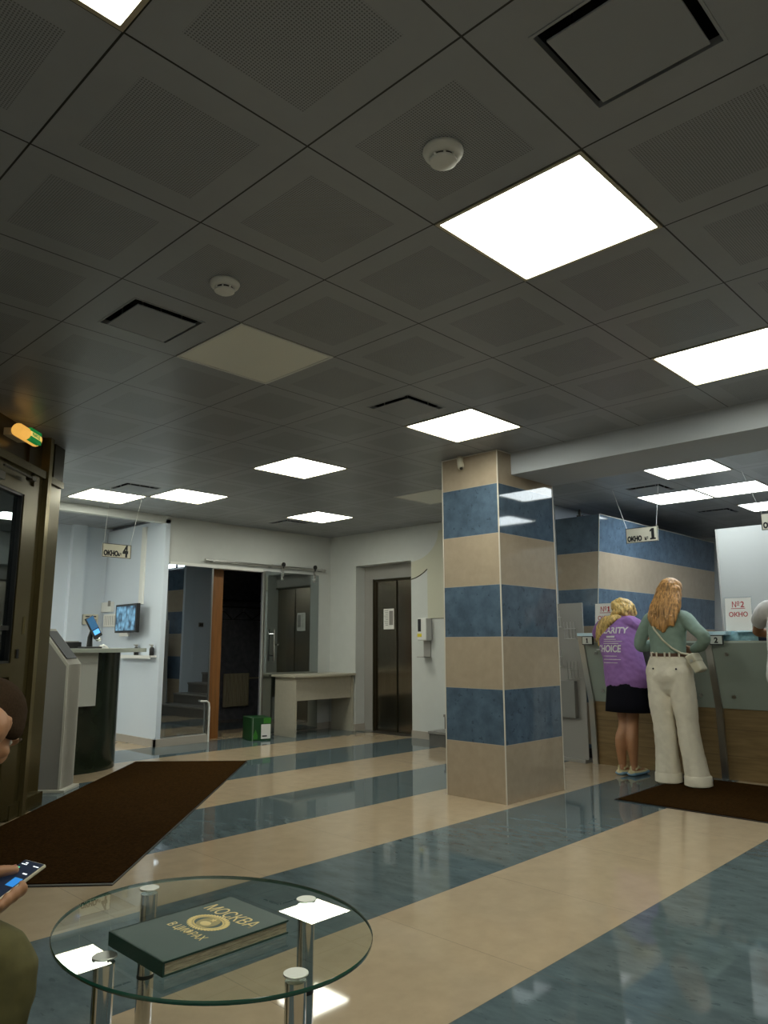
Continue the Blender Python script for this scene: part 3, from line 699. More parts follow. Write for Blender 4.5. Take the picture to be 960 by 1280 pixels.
# ------------------------------------------------------------------ counter of window four
t = thing('service_counter', 'dark green counter with pale top under the window 4 sign', 'counter', (2.2, 6.2, 0))
def arc(c, r, a0, a1, n=10): return [(c[0]+r*math.cos(a0+(a1-a0)*k/n), c[1]+r*math.sin(a0+(a1-a0)*k/n)) for k in range(n+1)]
body = [(1.0,5.80),(2.40,5.80)] + [(2.40+.47*math.sin(a), 5.80+.42*(1-math.cos(a))) for a in [k*PI/20 for k in range(1, 11)]] + [(2.87,6.9),(1.0,6.9)]
part('base', MB().prism(body, 0, 1.075), M['dkgreen'], t, True, 30)
part('front_panel', MB().prism([(1.0,5.725),(2.45,5.725),(2.45,5.80),(1.0,5.80)], .60, 1.075), M['counter_white'], t, label='white upper panel')
top = [(1.0,5.60),(2.45,5.60)] + [(2.45+.66*math.sin(a), 5.60+.60*(1-math.cos(a))) for a in [k*PI/24 for k in range(1, 13)]] + [(3.11,6.6),(2.92,6.92),(1.0,6.92)]
part('top', MB().prism(top, 1.077, 1.112), M['counter_top'], t, True, 30)
t = thing('payment_terminal', 'small tablet terminal with blue screen on counter four', 'terminal', (2.53, 6.1, 1.112))
part('foot', MB().box((2.45,6.02,1.112),(2.62,6.18,1.13), .006), M['black'], t)
part('stand', MB().tube([(2.53,6.1,1.13),(2.525,6.09,1.22),(2.55,6.1,1.30)], [(.03,.02),(.025,.018),(.02,.015)], 10), M['black'], t, True, 50)
Mt = Matrix.Translation((2.545,6.07,1.315)) @ Matrix.Rotation(.35, 4, 'Z') @ Matrix.Rotation(math.radians(-24), 4, 'Y') @ Matrix.Rotation(math.radians(-15), 4, 'X')
part('casing', MB(Mt).box((-.05,-.008,-.11),(.05,.012,.11), .006), M['black'], t)
part('display', MB(Mt).box((-.043,-.0095,-.02),(.043,-.0075,.10)), M['screen_dark'], t)
part('key_panel', MB(Mt).box((-.036,-.0095,-.075),(.036,-.0075,-.03)), M['screen_blue'], t)
part('scanner_lamp', MB().ell((2.60,6.07,1.20), (.03,.025,.022)), M['chrome'], t, True)
t = thing('cash_tray', 'low black printer behind the kiosk on counter four', 'printer', (2.36,6.35,1.112))
part('body', MB().box((2.22,6.25,1.112),(2.52,6.5,1.175), .01), M['black'], t); part('cover', MB().box((2.24,6.27,1.175),(2.50,6.48,1.182), .003), M['grey_metal'], t)
t = thing('hand_stapler', 'small white clip beside the terminal on counter four', 'clip', (2.66,6.1,1.112))
part('body', MB().tube([(2.62,6.08,1.125),(2.67,6.1,1.14),(2.71,6.1,1.122)], [.012,.014,.010], 8), M['white'], t, True); part('base', MB().box((2.62,6.07,1.112),(2.71,6.12,1.12)), M['white'], t)
# wall fittings of window four
t = thing('wall_monitor', 'monitor with a bluish aerial picture on the booth side wall', 'monitor', (3.60, 7.5, 1.28))
MT = Matrix.Translation((3.62, 7.53, 1.46)) @ Matrix.Rotation(math.radians(-4), 4, 'Z')
part('bezel', MB(MT).box((-.015,-.31,-.172),(.03,.31,.172), .006), M['black'], t)
sc = part('screen', MB(MT).box((-.0185,-.275,-.145),(-.0145,.275,.145)), M['tv'], t)
part('wall_arm', MB(MT).box((.03,-.06,-.05),(.125,.06,.05), .004).box((-.0,-.05,-.215),(.03,.2,-.172), .004), M['white'], t)
o = part('cable_trunking', MB().box((3.715,7.36,1.63),(3.74,7.45,2.575), .003), M['white']); tag(o, 'white vertical cable duct above the wall monitor', 'cable duct')
t = thing('wall_rail', 'white ledge on the booth side wall under the monitor', 'ledge', (3.70,7.35,1.0))
part('ledge', MB().box((3.66,6.99,1.0),(3.74,7.80,1.022)), M['white'], t); part('lip', MB().box((3.655,6.99,.985),(3.664,7.80,1.022)), M['white'], t)
for y, z, lab in ((6.93-.05,1.035,'black bottle with grey nozzle at the front end of the booth wall'),(7.40,1.024,'black bottle with grey nozzle nearer the counter top')):
    y += .0; zz = 1.0225
    if y < 6.99: y = 7.03
    t = thing('spray_bottle', lab, 'bottle', (3.70, y, zz), 'black bottles on the booth ledge')
    part('bottle', MB().lathe((3.70,y,zz), [(.026,0),(.028,.01),(.028,.075),(.02,.092),(.012,.096)], 16), M['black'], t, True, 50)
    part('nozzle', MB().lathe((3.70,y,zz+.096), [(.012,0),(.012,.012),(.018,.014),(.018,.026),(.01,.03)], 14).tube([(3.70,y,zz+.118),(3.665,y,zz+.122)], .006, 8), M['grey_metal'], t, True, 50)
t = thing('paper_holder', 'white box fixed high on the booth rear wall', 'box', (3.60, 8.33, 1.58))
t.location = (3.735, 8.3, 1.56)
part('box', MB().box((3.70,8.12,1.56),(3.74,8.40,1.685), .004), M['white'], t); part('flap', MB().box((3.692,8.14,1.63),(3.70,8.2,1.70)), M['kiosk_grey'], t)
t = thing('wall_calendar', 'white printed card with columns under the box in the booth corner', 'notice', (3.735, 8.2, 1.36))
part('sheet', MB().box((3.722,8.0,1.37),(3.74,8.36,1.53), .002), M['paper'], t)
nb = MB()
for k in range(6): nb.box((3.7205,8.05+k*.05,1.39),(3.7222,8.06+k*.05,1.51))
part('print', nb, M['kiosk_grey'], t)
t = thing('intercom', 'cream intercom on the wall behind the terminal', 'intercom', (3.56, 8.41, 1.39))
part('body', MB().box((3.46,8.375,1.40),(3.66,8.41,1.53), .006), M['offwhite'], t); part('slot', MB().box((3.49,8.372,1.495),(3.63,8.376,1.51)), M['black'], t); part('keypad', MB().box((3.58,8.372,1.42),(3.64,8.376,1.47)), M['grey_metal'], t)

# ------------------------------------------------------------------ hanging window signs
def hsign(lab, mtx, num, w=.31, h=.14, tops=()):
    """local frame: x along text, y up, z towards the reader"""
    o = mtx @ V((0, 0, 0)); t = thing('window_sign', lab, 'sign', tuple(o), 'hanging window signs')
    part('board', MB(mtx).box((-w/2,-h/2,-.006),(w/2,h/2,.002)), M['sign'], t)
    e = .005; b = MB(mtx); b.box((-w/2,-h/2,.002),(w/2,-h/2+e,.004)); b.box((-w/2,h/2-e,.002),(w/2,h/2,.004)); b.box((-w/2,-h/2+e,.002),(-w/2+e,h/2-e,.004)); b.box((w/2-e,-h/2+e,.002),(w/2,h/2-e,.004))
    part('border', b, M['ink'], t)
    text('lettering', 'ОКНО', .062, mtx @ Matrix.Translation((-w/2+.014,-h/2+.018,.0025)), M['ink'], t, .0042, sx=.80)
    text('lettering', '№', .045, mtx @ Matrix.Translation((w/2-.135,-h/2+.018,.0025)), M['ink'], t, .0003, sx=.85)
    text('number', num, .15, mtx @ Matrix.Translation((w/2-.082,-h/2+.018,.0025)), M['ink'], t, .0085, sx=.66)
    inv = mtx.inverted()
    for sx, tp in zip((-1, 1), tops):
        part('wire', MB().tube([mtx @ V((sx*(w/2-.012), h/2-.004, .0)), V(tp)], .0022, 6), M['white'], t)
hsign('hanging sign reading window number 4', frame((2.60,5.80,2.04), (1,0,0), (0,0,1)), '4', .29, .132, ((2.50,5.80,CEIL),(2.84,5.80,CEIL)))
hsign('hanging sign reading window number 1', frame((6.1,2.125,2.185), (0,-1,.0), (0,0,1)), '1', .32, .145, ((6.1,2.40,CEIL),(6.1,1.93,CEIL)))
hsign('hanging window sign cut off by the right edge', frame((6.1,.885,2.185), (0,-1,.0), (0,0,1)), '2', .32, .145, ((6.1,1.17,CEIL),(6.1,.72,CEIL)))

# ------------------------------------------------------------------ striped partition and reception
t = thing('striped_partition', 'tall blue and beige tiled partition beside window 1', 'partition', (8.0, 3.0, 0))
def lean(z): return -.085*(z-1.3)/1.2
bm_ = MB(); pts = []
xa, xb = XE, 9.62
ring = [[(xa,2.80+lean(z),z),(xb,2.80+lean(z),z),(xb,3.24,z),(xa,3.24,z)] for z in (0,1.3,2.50)]
vs = [[bm_.v(p) for p in r] for r in ring]
for a, b in ((0,1),(1,2)):
    for k in range(4): bm_.bm.faces.new((vs[a][k], vs[a][(k+1)%4], vs[b][(k+1)%4], vs[b][k]))
bm_.bm.faces.new(vs[0][::-1]); bm_.bm.faces.new(vs[2]); part('tile_cladding', bm_, M['booth'], t)
part('corner_strip', MB().tube([(xa-.002,2.80+lean(1.3)-.002,1.3),(xa-.002,2.80+lean(2.5)-.002,2.5)], .004, 6).tube([(xa,2.80+lean(2.5),2.5),(xb,2.80+lean(2.5),2.5)], .004, 6), M['grout'], t)
part('plinth', MB().box((XE-.012,2.81,0),(XE-.001,3.24,.1)), M['black'], t)
t = thing('fire_lamp', 'tiny black fitting on top of the striped partition', 'lamp', (6.42,2.95,2.50))
part('base', MB().box((6.40,2.93,2.50),(6.45,2.98,2.515)), M['black'], t); part('bulb', MB().lathe((6.425,2.955,2.515), [(.012,0),(.018,.02),(.016,.05),(.006,.065)], 12), M['black'], t, True)
t = thing('grey_screen_wall', 'plain grey panel behind window 2', 'partition', (7.42, .6, 0))
part('panel', MB().box((7.4,-.6,0),(7.44,1.885,2.355)), mat('pale_grey_panel', (.31,.315,.30), .6), t); part('edge', MB().box((7.395,1.885,0),(7.445,1.90,2.355)), M['grey_metal'], t)

t = thing('reception_counter', 'long reception counter of frosted glass over oak planks', 'counter', (6.3, .8, 0))
YC0, YC1 = -1.4, 2.75
def fx(z): return 6.13-.02*min(z, .6)/.6-max(0, z-.6)*.27
part('oak_front', MB().prism([(fx(0),0),(fx(.6),.6),(6.3,.6),(6.3,0)], YC0, YC1, 'y'), M['woodfront'], t)
for a, b in ((1.53,2.735),(.31,1.51),(-1.4,.29)):
    gp = part('glass_panel', MB().prism([(fx(.595)-.012,.595),(fx(1.155)-.012,1.155),(fx(1.155),1.155),(fx(.595),.595)], a, b, 'y'), M['frost'], t)
    for y in (a+.13, b-.13):
        for z in (.70,1.06):
            part('stud', MB().tube([(fx(z)-.012,y,z),(fx(z)-.022,y,z-.004)], .016, 12), M['steel'], gp)
part('carcass', MB().prism([(fx(.6)+.002,.6),(fx(1.13)+.002,1.13),(6.3,1.13),(6.3,.6)], YC0, YC1, 'y'), M['grey_metal'], t)
part('worktop', MB().box((5.97,YC0,1.155),(6.62,YC1,1.172)), M['counter_top'], t)
part('rear_panel', MB().box((6.3,YC0,0),(6.34,YC1,1.155)), M['grey_metal'], t)
for y, num in ((2.74,'1'),(1.52,'2'),(.30,'3')):
    p = part('support_post', MB().prism([(6.105,0),(fx(.6)-.03,.6),(fx(1.2)-.03,1.215),(fx(1.2)+.02,1.215),(fx(.6)+.0,.6),(6.15,0)], y-.028, y+.028, 'y'), M['steel'], t)
    s = part('glass_shelf', MB().box((5.90,y-.17,1.222),(6.35,y+.02,1.252), .003), M['ice'], t)
    q = part('number_plate', MB().box((5.902,y-.145,1.138),(5.925,y-.030,1.222), .004), M['black'], t)
    part('plate_face', MB().box((5.900,y-.137,1.146),(5.9025,y-.038,1.214)), M['counter_white'], q)
    text('digit', num, .062, frame((5.8995,y-.087,1.157), (0,-1,0), (0,0,1)), M['ink'], q, .003, 'CENTER')
    part('shelf_support', MB().tube([(6.1,y-.2,1.172),(6.1,y-.2,1.222)], .012, 10), M['steel'], t)
def stand(lab, y0, num):
    w, h = .215, .285; z0 = 1.2525
    t = thing('window_notice', lab, 'notice', (6.0, y0, z0), 'red lettered window notices')
    mt = frame((5.985, y0, z0), (0,-1,0), (.10,0,1))
    part('acrylic_holder', MB(mt).box((-w/2-.006,.0,-.004),(w/2+.006,h+.012,-.0015)).box((-w/2,0,-.07),(w/2,.003,-.004)), M['acrylic'], t)
    part('sheet', MB(mt).box((-w/2,.004,-.0012),(w/2,h,0)), M['paper'], t)
    def serif(name, s, size, x, y, sp):
        text(name, s, size, mt @ Matrix.Translation((x,y,.0003)), M['red'], t, .0 if '№' in s else .0011, 'CENTER', sp)
    serif('lettering', '№', .070, -.018, .205, .95); serif('lettering', num, .070, .036, .205, .95); serif('lettering', 'ОКНО', .054, 0, .125, 1.0)
    part('underline', MB(mt).box((-.058,.192,.0002),(.058,.197,.0009)), M['red'], t)
    return t
stand('paper notice for window 1 in red letters, half behind the blonde woman', 2.50, '1')
n2 = stand('paper notice for window 2 in red letters, right of the number 2 plate', 1.265, '2')
t = thing('folded_film', 'crumpled light blue plastic film on the counter by the white shirt', 'plastic film', (6.05, 1.2, 1.172))
fb = MB()
for k in range(9):
    a = random.uniform(-.13,.13); fb.limb([(6.06+random.uniform(-.04,.04),1.24+a-.07,1.185+random.uniform(0,.02)),(6.05,1.24+a,1.205+random.uniform(0,.025)),(6.06,1.24+a+.07,1.19)], [(.02,.045),(.026,.05),(.018,.04)], 10)
film = link('film', fuse(fb, .006, 3, 'film', .006, 40), M['teal'], t, True)
for v in film.data.vertices: v.co.z = max(v.co.z, .0008)
part('loose_sheet', MB(Matrix.Rotation(.2,4,'Z')).box((6.10,-.10,1.172),(6.26,.06,1.1735)), M['paper'], t)
o = part('glass_tray', MB().box((5.95,1.08,1.2445),(6.3,1.295,1.252), .002), M['ice']); tag(o, 'pale green glass shelf under the window 2 notice', 'shelf')

# brochure rack
t = thing('brochure_rack', 'grey metal rack board with wire pockets behind the column', 'rack', (6.13, 3.0, 0))
mr = frame((6.155, 3.21, 0), (-.10,-1,0), (.0,-.04,1))
part('board', MB(mr).box((0,.02,-.012),(.40,1.56,0), .003), M['grey_metal'], t)
part('foot', MB(mr).box((0,0,-.12),(.40,.03,.06), .003), M['grey_metal'], t)
for a, z in ((.03,1.32),(.20,1.20),(.03,.92),(.22,.80)):
    w = MB(mr)
    for k in range(4): w.tube([(a+.04*k,z,.0),(a+.04*k,z,.035),(a+.04*k,z+.17,.045)], .0035, 6)
    w.tube([(a-.01,z,.035),(a+.14,z,.035)], .0035, 6); w.tube([(a-.01,z+.10,.042),(a+.14,z+.10,.042)], .003, 6)
    part('wire_pocket', w, M['steel'], t)
part('brochure_box', MB(mr).box((.06,.42,.0),(.30,.78,.05), .004), mat('rack_box', (.22,.22,.21), .4), t)

# ------------------------------------------------------------------ glass table and album
TC = V((.452, .741, 0)); ZT = .45
t = thing('glass_table', 'oval glass coffee table on four chrome legs', 'coffee table', (TC.x, TC.y, 0))
N = 96
el = [(TC.x+.365*math.cos(2*PI*k/N), TC.y+.447*math.sin(2*PI*k/N)) for k in range(N)]
def inset(d): return [(TC.x+(.365-d)*math.cos(2*PI*k/N), TC.y+(.447-d)*math.sin(2*PI*k/N)) for k in range(N)]
gt = MB(); a = [gt.v((*p, ZT)) for p in inset(.0012)]; gt.bm.faces.new(a)
part('glass_top', gt, M['glass_top'], t)
ge = MB(); rr = []
for d, z in ((.0012,ZT),(0,ZT-.0012),(0,ZT-.0085),(.0012,ZT-.0097)): rr.append([ge.v((*p, z)) for p in inset(d)])
for k in range(3):
    for j in range(N): ge.bm.faces.new((rr[k][j], rr[k][(j+1)%N], rr[k+1][(j+1)%N], rr[k+1][j]))
part('glass_edge', ge, M['glass_edge'], t, True, 60)
for (x, y) in ((.483,1.116),(.738,.712),(.418,.366),(.172,.75)):
    l = part('leg', MB().tube([(x,y,0),(x,y,.438)], .0235, 28), M['chrome'], t, True, 40)
    part('collar', MB().tube([(x,y,.215),(x,y,.225)], .0242, 28), M['black'], l, True, 40)
    part('cap', MB().lathe((x,y,ZT), [(.0275,.0005),(.0275,.0028),(.0268,.0034),(.004,.0036)], 28), M['cap'], l, True, 40)
    part('foot', MB().lathe((x,y,0), [(.029,0),(.029,.012),(.025,.018)], 24), M['black'], l, True, 40)
BX0, BX1, BY0, BY1 = .208, .55, .556, .807
t = thing('photo_album', 'dark green album with gold lettering lying on the glass table', 'book', (.38,.68,ZT))
part('back_cover', MB().box((BX0,BY0,ZT+.0005),(BX1,BY1,ZT+.004), .001), M['album'], t)
part('front_cover', MB().box((BX0,BY0,ZT+.027),(BX1,BY1,ZT+.0315), .001), M['album'], t)
pb_ = MB()
for k in range(6): pb_.box((BX0+.006,BY0+.003+.0012*(k%2),ZT+.004+k*.0038),(BX1-.004,BY1-.006,ZT+.0072+k*.0038))
part('pages', pb_, M['pages'], t)
part('spine', MB().box((BX0-.001,BY0,ZT+.0005),(BX0+.004,BY1,ZT+.0315), .001).box((BX0,BY1-.006,ZT+.0005),(BX1,BY1,ZT+.0315), .001), M['album'], t)
zt = ZT+.0317
ma = frame((.452,.682,zt), (0,-1,0), (1,0,0))
text('title_lettering', 'МОСКВА', .056, ma @ Matrix.Translation((0,-.003,0)), M['goldfoil'], t, .0002, 'CENTER', .82, .0002)
text('title_lettering', 'В ЦИФРАХ', .034, frame((.325,.675,zt), (0,-1,0), (1,0,0)), M['goldfoil'], t, .0001, 'CENTER', .84, .0002)
ec = (.402,.684)
eb = MB()
for a0 in range(40):
    a = 2*PI*a0/40; r1 = .054
    p = V((ec[0]+.040*math.cos(a), ec[1]+.056*math.sin(a), zt)); q = Matrix.Rotation(a+.7, 3, 'Z')
    eb.ell(p, (.0085,.0035,.0008), q, 8, 6)
for a0 in range(48):
    a = 2*PI*a0/48; p = V((ec[0]+.031*math.cos(a), ec[1]+.046*math.sin(a), zt)); eb.ell(p, (.004,.0022,.0006), Matrix.Rotation(a-.6,3,'Z'), 6, 4)
part('wreath_emblem', eb, M['goldfoil'], t)
part('emblem_disc', MB().lathe((ec[0],ec[1],zt-.0002), [(.030,0),(.030,.0004)], 32), M['goldfoil2'], t)
st = MB(); sp = [((.011 if k%2==0 else .0045)*math.cos(PI*k/5)+ec[0]+.016, (.011 if k%2==0 else .0045)*math.sin(PI*k/5)+ec[1]) for k in range(10)]
st.prism(sp, zt+.0003, zt+.0008); st.ell((ec[0]-.008,ec[1],zt+.0003), (.012,.017,.0006)); part('emblem_relief', st, M['goldfoil'], t)

# ------------------------------------------------------------------ people
def person_frame(base, fwd):
    f = V(fwd).normalized(); r = V((f.y, -f.x, 0))
    return Matrix(((r.x, f.x, 0, base[0]), (r.y, f.y, 0, base[1]), (0, 0, 1, base[2]), (0, 0, 0, 1)))
def head(mb, c, pitch=0, yaw=0, s=1.0):
    """skull, jaw, nose, ears in the person's frame; returns the head matrix (x right, y forward, z up)"""
    H = Matrix.Translation(c) @ Matrix.Rotation(yaw, 4, 'Z') @ Matrix.Rotation(-pitch, 4, 'X') @ Matrix.Scale(s, 4)
    old = mb.M; mb.M = old @ H
    mb.ell((0,-.012,.035), (.074,.094,.082)); mb.ell((0,.028,-.03), (.058,.066,.078)); mb.ell((0,.05,-.085), (.036,.036,.026))
    mb.ell((0,.098,-.02), (.013,.022,.026)); mb.ell((0,.082,.02), (.045,.018,.016)); mb.ell((0,.085,-.062), (.024,.012,.012))
    for x in (-1, 1):
        mb.ell((x*.077,-.005,-.01), (.010,.021,.034), Matrix.Rotation(x*.25, 3, 'Z')); mb.ell((x*.035,.066,-.028), (.022,.02,.02))
    mb.M = old
    return H
def face_parts(PF, H, t, m_lip=None):
    W = PF @ H
    for x in (-1, 1):
        e = part('eye', MB(W).ell((x*.031,.066,.002), (.0125,.0105,.0095)), M['eye'], t, True)
        part('iris', MB(W).ell((x*.031,.0755,.002), (.0055,.002,.0055)), M['iris'], e, True)
        part('eyebrow', MB(W).tube([(x*.016,.094,.024),(x*.032,.093,.029),(x*.050,.080,.024)], .0035, 6), M['iris'], t, True)
    part('mouth', MB(W).ell((0,.0955,-.062), (.022,.005,.0065)), M['lip'], t, True)
def hand(mb, wrist, dirv, palm_n, side=1, s=1.0, curl=.5, thumb=True):
    """palm and five fingers; dirv along the hand, palm_n out of the palm, side=+1 thumb on cross(dirv,palm_n)"""
    d = V(dirv).normalized(); n = V(palm_n); n = (n-d*n.dot(d)).normalized(); u = d.cross(n)*side
    w = V(wrist)
    mb.limb([w, w+d*.045*s, w+d*.088*s], [(.026*s,.017*s),(.038*s,.015*s),(.038*s,.012*s)], 12, hint=u)
    for k, (off, L) in enumerate(((.029,.072),(.010,.080),(-.010,.074),(-.028,.058))):
        b = w+d*.086*s+u*off*s; c1, c2, c3 = curl*.6, curl*1.5, curl*2.2
        p1 = b+(d*math.cos(c1)+n*math.sin(c1)+u*off*1.5)*L*.45*s
        p2 = p1+(d*math.cos(c2)+n*math.sin(c2))*L*.32*s
        p3 = p2+(d*math.cos(c3)+n*math.sin(c3))*L*.25*s
        mb.limb([b-d*.012*s, p1, p2, p3], [.0092*s,.0086*s,.0078*s,.0066*s], 8)
    if thumb:
        b = w+d*.022*s+u*.024*s
        p1 = b+(d*.6+u*.75+n*.3).normalized()*.042*s; p2 = p1+(d*.85+u*.3+n*.35).normalized()*.034*s; p3 = p2+(d*.95+n*.25).normalized()*.024*s
        mb.limb([b, p1, p2, p3], [.014*s,.0115*s,.010*s,.008*s], 8)
def fpart(name, mb, m, parent, voxel=.008, smooth=3, **k):
    return link(name, fuse(mb, voxel, smooth, name, **k), m, parent, True)
def folds(amp, kx=18, kz=9, seed=0):
    def f(co):
        return amp*(noise.noise(V((co.x*kx*.6, co.y*kx*.6, co.z*kz+seed)))*.7+noise.noise(V((co.x*30+co.z*14, co.y*30, co.z*22+seed)))*.3)
    return f

# --- blonde woman in purple T-shirt at window 1
PF = person_frame((5.76, 2.205, 0), (1, 0, 0))
t = thing('person', 'person with blonde updo in purple printed T-shirt and black skirt', 'person', (5.76, 2.205, 0))
b = MB(PF)
b.limb([(-.03,.02,.86),(-.05,.04,1.0),(-.085,.08,1.16),(-.105,.12,1.30)], [(.15,.10),(.13,.09),(.135,.09),(.15,.085)], 18, hint=(1,0,0))
b.limb([(-.11,.14,1.29),(-.11,.19,1.35),(-.108,.225,1.39)], [.055,.047,.05], 14)
HW1 = head(b, (-.105,.25,1.42), pitch=.5, yaw=.15)
for s, an in ((-1, (-.065,-.02)), (1, (.035,.0))):
    hp = (-.03+s*.085, .02, .84); kn = (an[0]*.8-.005, .035, .46)
    b.limb([hp, kn, (an[0]-.003, an[1]-.008, .30), (an[0], an[1]-.01, .085)], [.088,.052,(.050,.055),.033], 16)
    b.limb([(an[0], an[1]-.035, .05), (an[0]+.005, an[1]+.06, .035), (an[0]+.01, an[1]+.14, .03)], [(.03,.035),(.036,.028),(.034,.02)], 12, hint=(1,0,0))
for s, sh, el, wr in ((-1, (-.265,.14,1.315), (-.36,.20,1.222), (-.22,.40,1.215)), (1, (.055,.13,1.32), (.10,.24,1.215), (.02,.42,1.215))):
    b.limb([(-.105,.13,1.325), sh], [.055,.055], 12); b.limb([sh, el, wr], [.050,.041,.027], 14)
    hand(b, wr, (-.3*s,1,0), (0,0,-1), side=s, s=.92, curl=.25)
part_ = fpart('body', b, M['skin_tan'], t, .008, 2); face_parts(PF, HW1, t)
b = MB(PF)
b.limb([(-.0,.02,.80),(-.02,.03,.92),(-.06,.06,1.08),(-.095,.10,1.22),(-.105,.125,1.315)], [(.205,.128),(.195,.122),(.19,.12),(.19,.118),(.155,.098)], 22, hint=(1,0,0))
b.limb([(-.105,.135,1.33),(-.12,.155,1.37)], [(.09,.075),(.062,.06)], 14, hint=(1,0,0))
for sh, mid in (((-.25,.135,1.32), (-.335,.175,1.25)), ((.04,.125,1.325), (.085,.20,1.245))):
    b.limb([(-.11,.13,1.325), sh, mid], [.078,.076,.068], 14)
shirt = fpart('t_shirt', b, M['purple'], t, .008, 3, dfun=folds(.014, 14, 8, 3))
b = MB(PF)
b.tube([(-.005,.02,.545),(-.005,.02,.62),(-.008,.02,.74),(-.01,.02,.82)], [(.212,.155),(.205,.148),(.19,.13),(.18,.12)], 40, hint=(1,0,0))
sk = b.mesh('skirt')
for v in sk.vertices:
    l = PF.inverted() @ v.co; a = math.atan2(l.y-.02, l.x); k = max(0, (.80-l.z)/.25)
    v.co += V((math.cos(a), math.sin(a), 0))*.012*k*math.sin(a*9)
link('skirt', sk, M['blackcloth'], t, True)
# hair: cap, twisted bun, tail over the left shoulder
b = MB(PF @ HW1)
b.ell((0,-.018,.042), (.094,.102,.086)); b.ell((0,-.045,-.025), (.096,.075,.075)); b.ell((.06,.01,-.01), (.036,.05,.06)); b.ell((-.06,.01,-.01), (.036,.05,.06))
b.limb([(-.085,.03,.03),(-.07,-.08,.05),(.0,-.13,.025),(.07,-.10,.0),(.085,-.03,-.03)], [.028,.036,.038,.034,.02], 10)
b.limb([(.085,.03,.03),(.075,-.08,.06),(.0,-.13,.06),(-.05,-.11,.02)], [.028,.036,.038,.03], 10)
b.limb([(.02,-.09,.10),(.075,-.095,.05),(.055,-.125,-.02),(-.03,-.13,-.05),(-.08,-.09,-.07)], [.028,.036,.038,.034,.024], 10)
b.limb([(-.02,-.08,.115),(-.06,-.11,.06),(-.03,-.145,.0),(.04,-.13,-.05),(.06,-.09,-.075)], [.028,.034,.038,.030,.018], 10)
hair = fpart('hair', b, M['blonde'], t, .006, 1, dfun=folds(.006, 60, 40, 5))
b = MB(PF)
for k in range(11):
    o = V((random.uniform(-.05,.05), random.uniform(-.015,.02), random.uniform(-.02,.02)))
    b.limb([V((-.10,.08,1.385))+o*.5, V((-.16,.035,1.355))+o, V((-.215,.03,1.29))+o, V((-.255,.05,1.20-random.uniform(0,.08)))+o*1.1], [.030,.032,.026,.006], 8)
fpart('ponytail', b, M['blonde'], t, .006, 1, dfun=folds(.006, 60, 40, 8))
# print on the back of the shirt, pressed onto the cloth
PFi = PF.inverted()
bv = BVHTree.FromPolygons([v.co+shirt.matrix_basis.translation for v in shirt.data.vertices], [tuple(p.vertices) for p in shirt.data.polygons])
off = wloc(t)
def press(me, name):
    for v in me.vertices:
        p = PF @ V((v.co.x, -.6, v.co.y)) - off
        hit = bv.ray_cast(p, V((1, 0, 0)))
        q = hit[0] if hit[0] is not None else PF @ V((v.co.x, -.02, v.co.y)) - off
        v.co = q+off-V((.003+v.co.z, 0, 0))
    me.materials.clear(); return link(name, me, M['tee'], t)
def linebm(x0, x1, z, h):
    m = MB(); n = 14
    for k in range(n): m.quad([(x0+(x1-x0)*k/n,z,0),(x0+(x1-x0)*(k+1)/n,z,0),(x0+(x1-x0)*(k+1)/n,z+h,0),(x0+(x1-x0)*k/n,z+h,0)])
    return m.mesh('line')
def ptext(s, size, x, z, bold, sx=1):
    me = text_mesh(s, size, bold, 0, 'RIGHT', sx); me.transform(Matrix.Translation((x, z, 0))); press(me, 'shirt_lettering')
ptext('CLARITY', .078, .03, 1.245, .0022, .92)
ptext('CHOICE', .088, -.005, 1.075, .0024, .80)
press(linebm(-.16,-.075,1.205,.016), 'shirt_lettering')
for x1, z in ((-.06,1.187),(.0,1.168),(-.03,1.149),(-.04,1.035),(.0,1.005),(-.03,.975)): press(linebm(-.19, x1, z, .005), 'shirt_lettering')
for an in ((-.065,-.02), (.035,.0)):
    ms = PF @ Matrix.Translation((an[0], an[1], 0)) @ Matrix.Rotation(-.06, 4, 'Z')
    s = MB(ms); s.limb([(0,-.055,.028),(0,.05,.026),(.004,.17,.024)], [(.038,.026),(.046,.025),(.038,.022)], 16, hint=(1,0,0))
    sh = fpart('shoe', s, M['shoecream'], t, .005, 2)
    s = MB(ms); s.limb([(0,-.06,.020),(0,.05,.018),(.004,.175,.020)], [(.045,.020),(.053,.018),(.045,.020)], 16, hint=(1,0,0)); fpart('sole', s, M['shoeblue'], sh, .005, 1)
    s = MB(ms); s.limb([(0,-.03,.055),(0,.02,.07),(0,.06,.055)], [(.036,.02),(.034,.02),(.034,.016)], 12, hint=(1,0,0)); s.limb([(0,-.066,.03),(0,-.07,.085)], [.014,.007], 8); fpart('collar', s, M['shoecream'], sh, .005, 1)

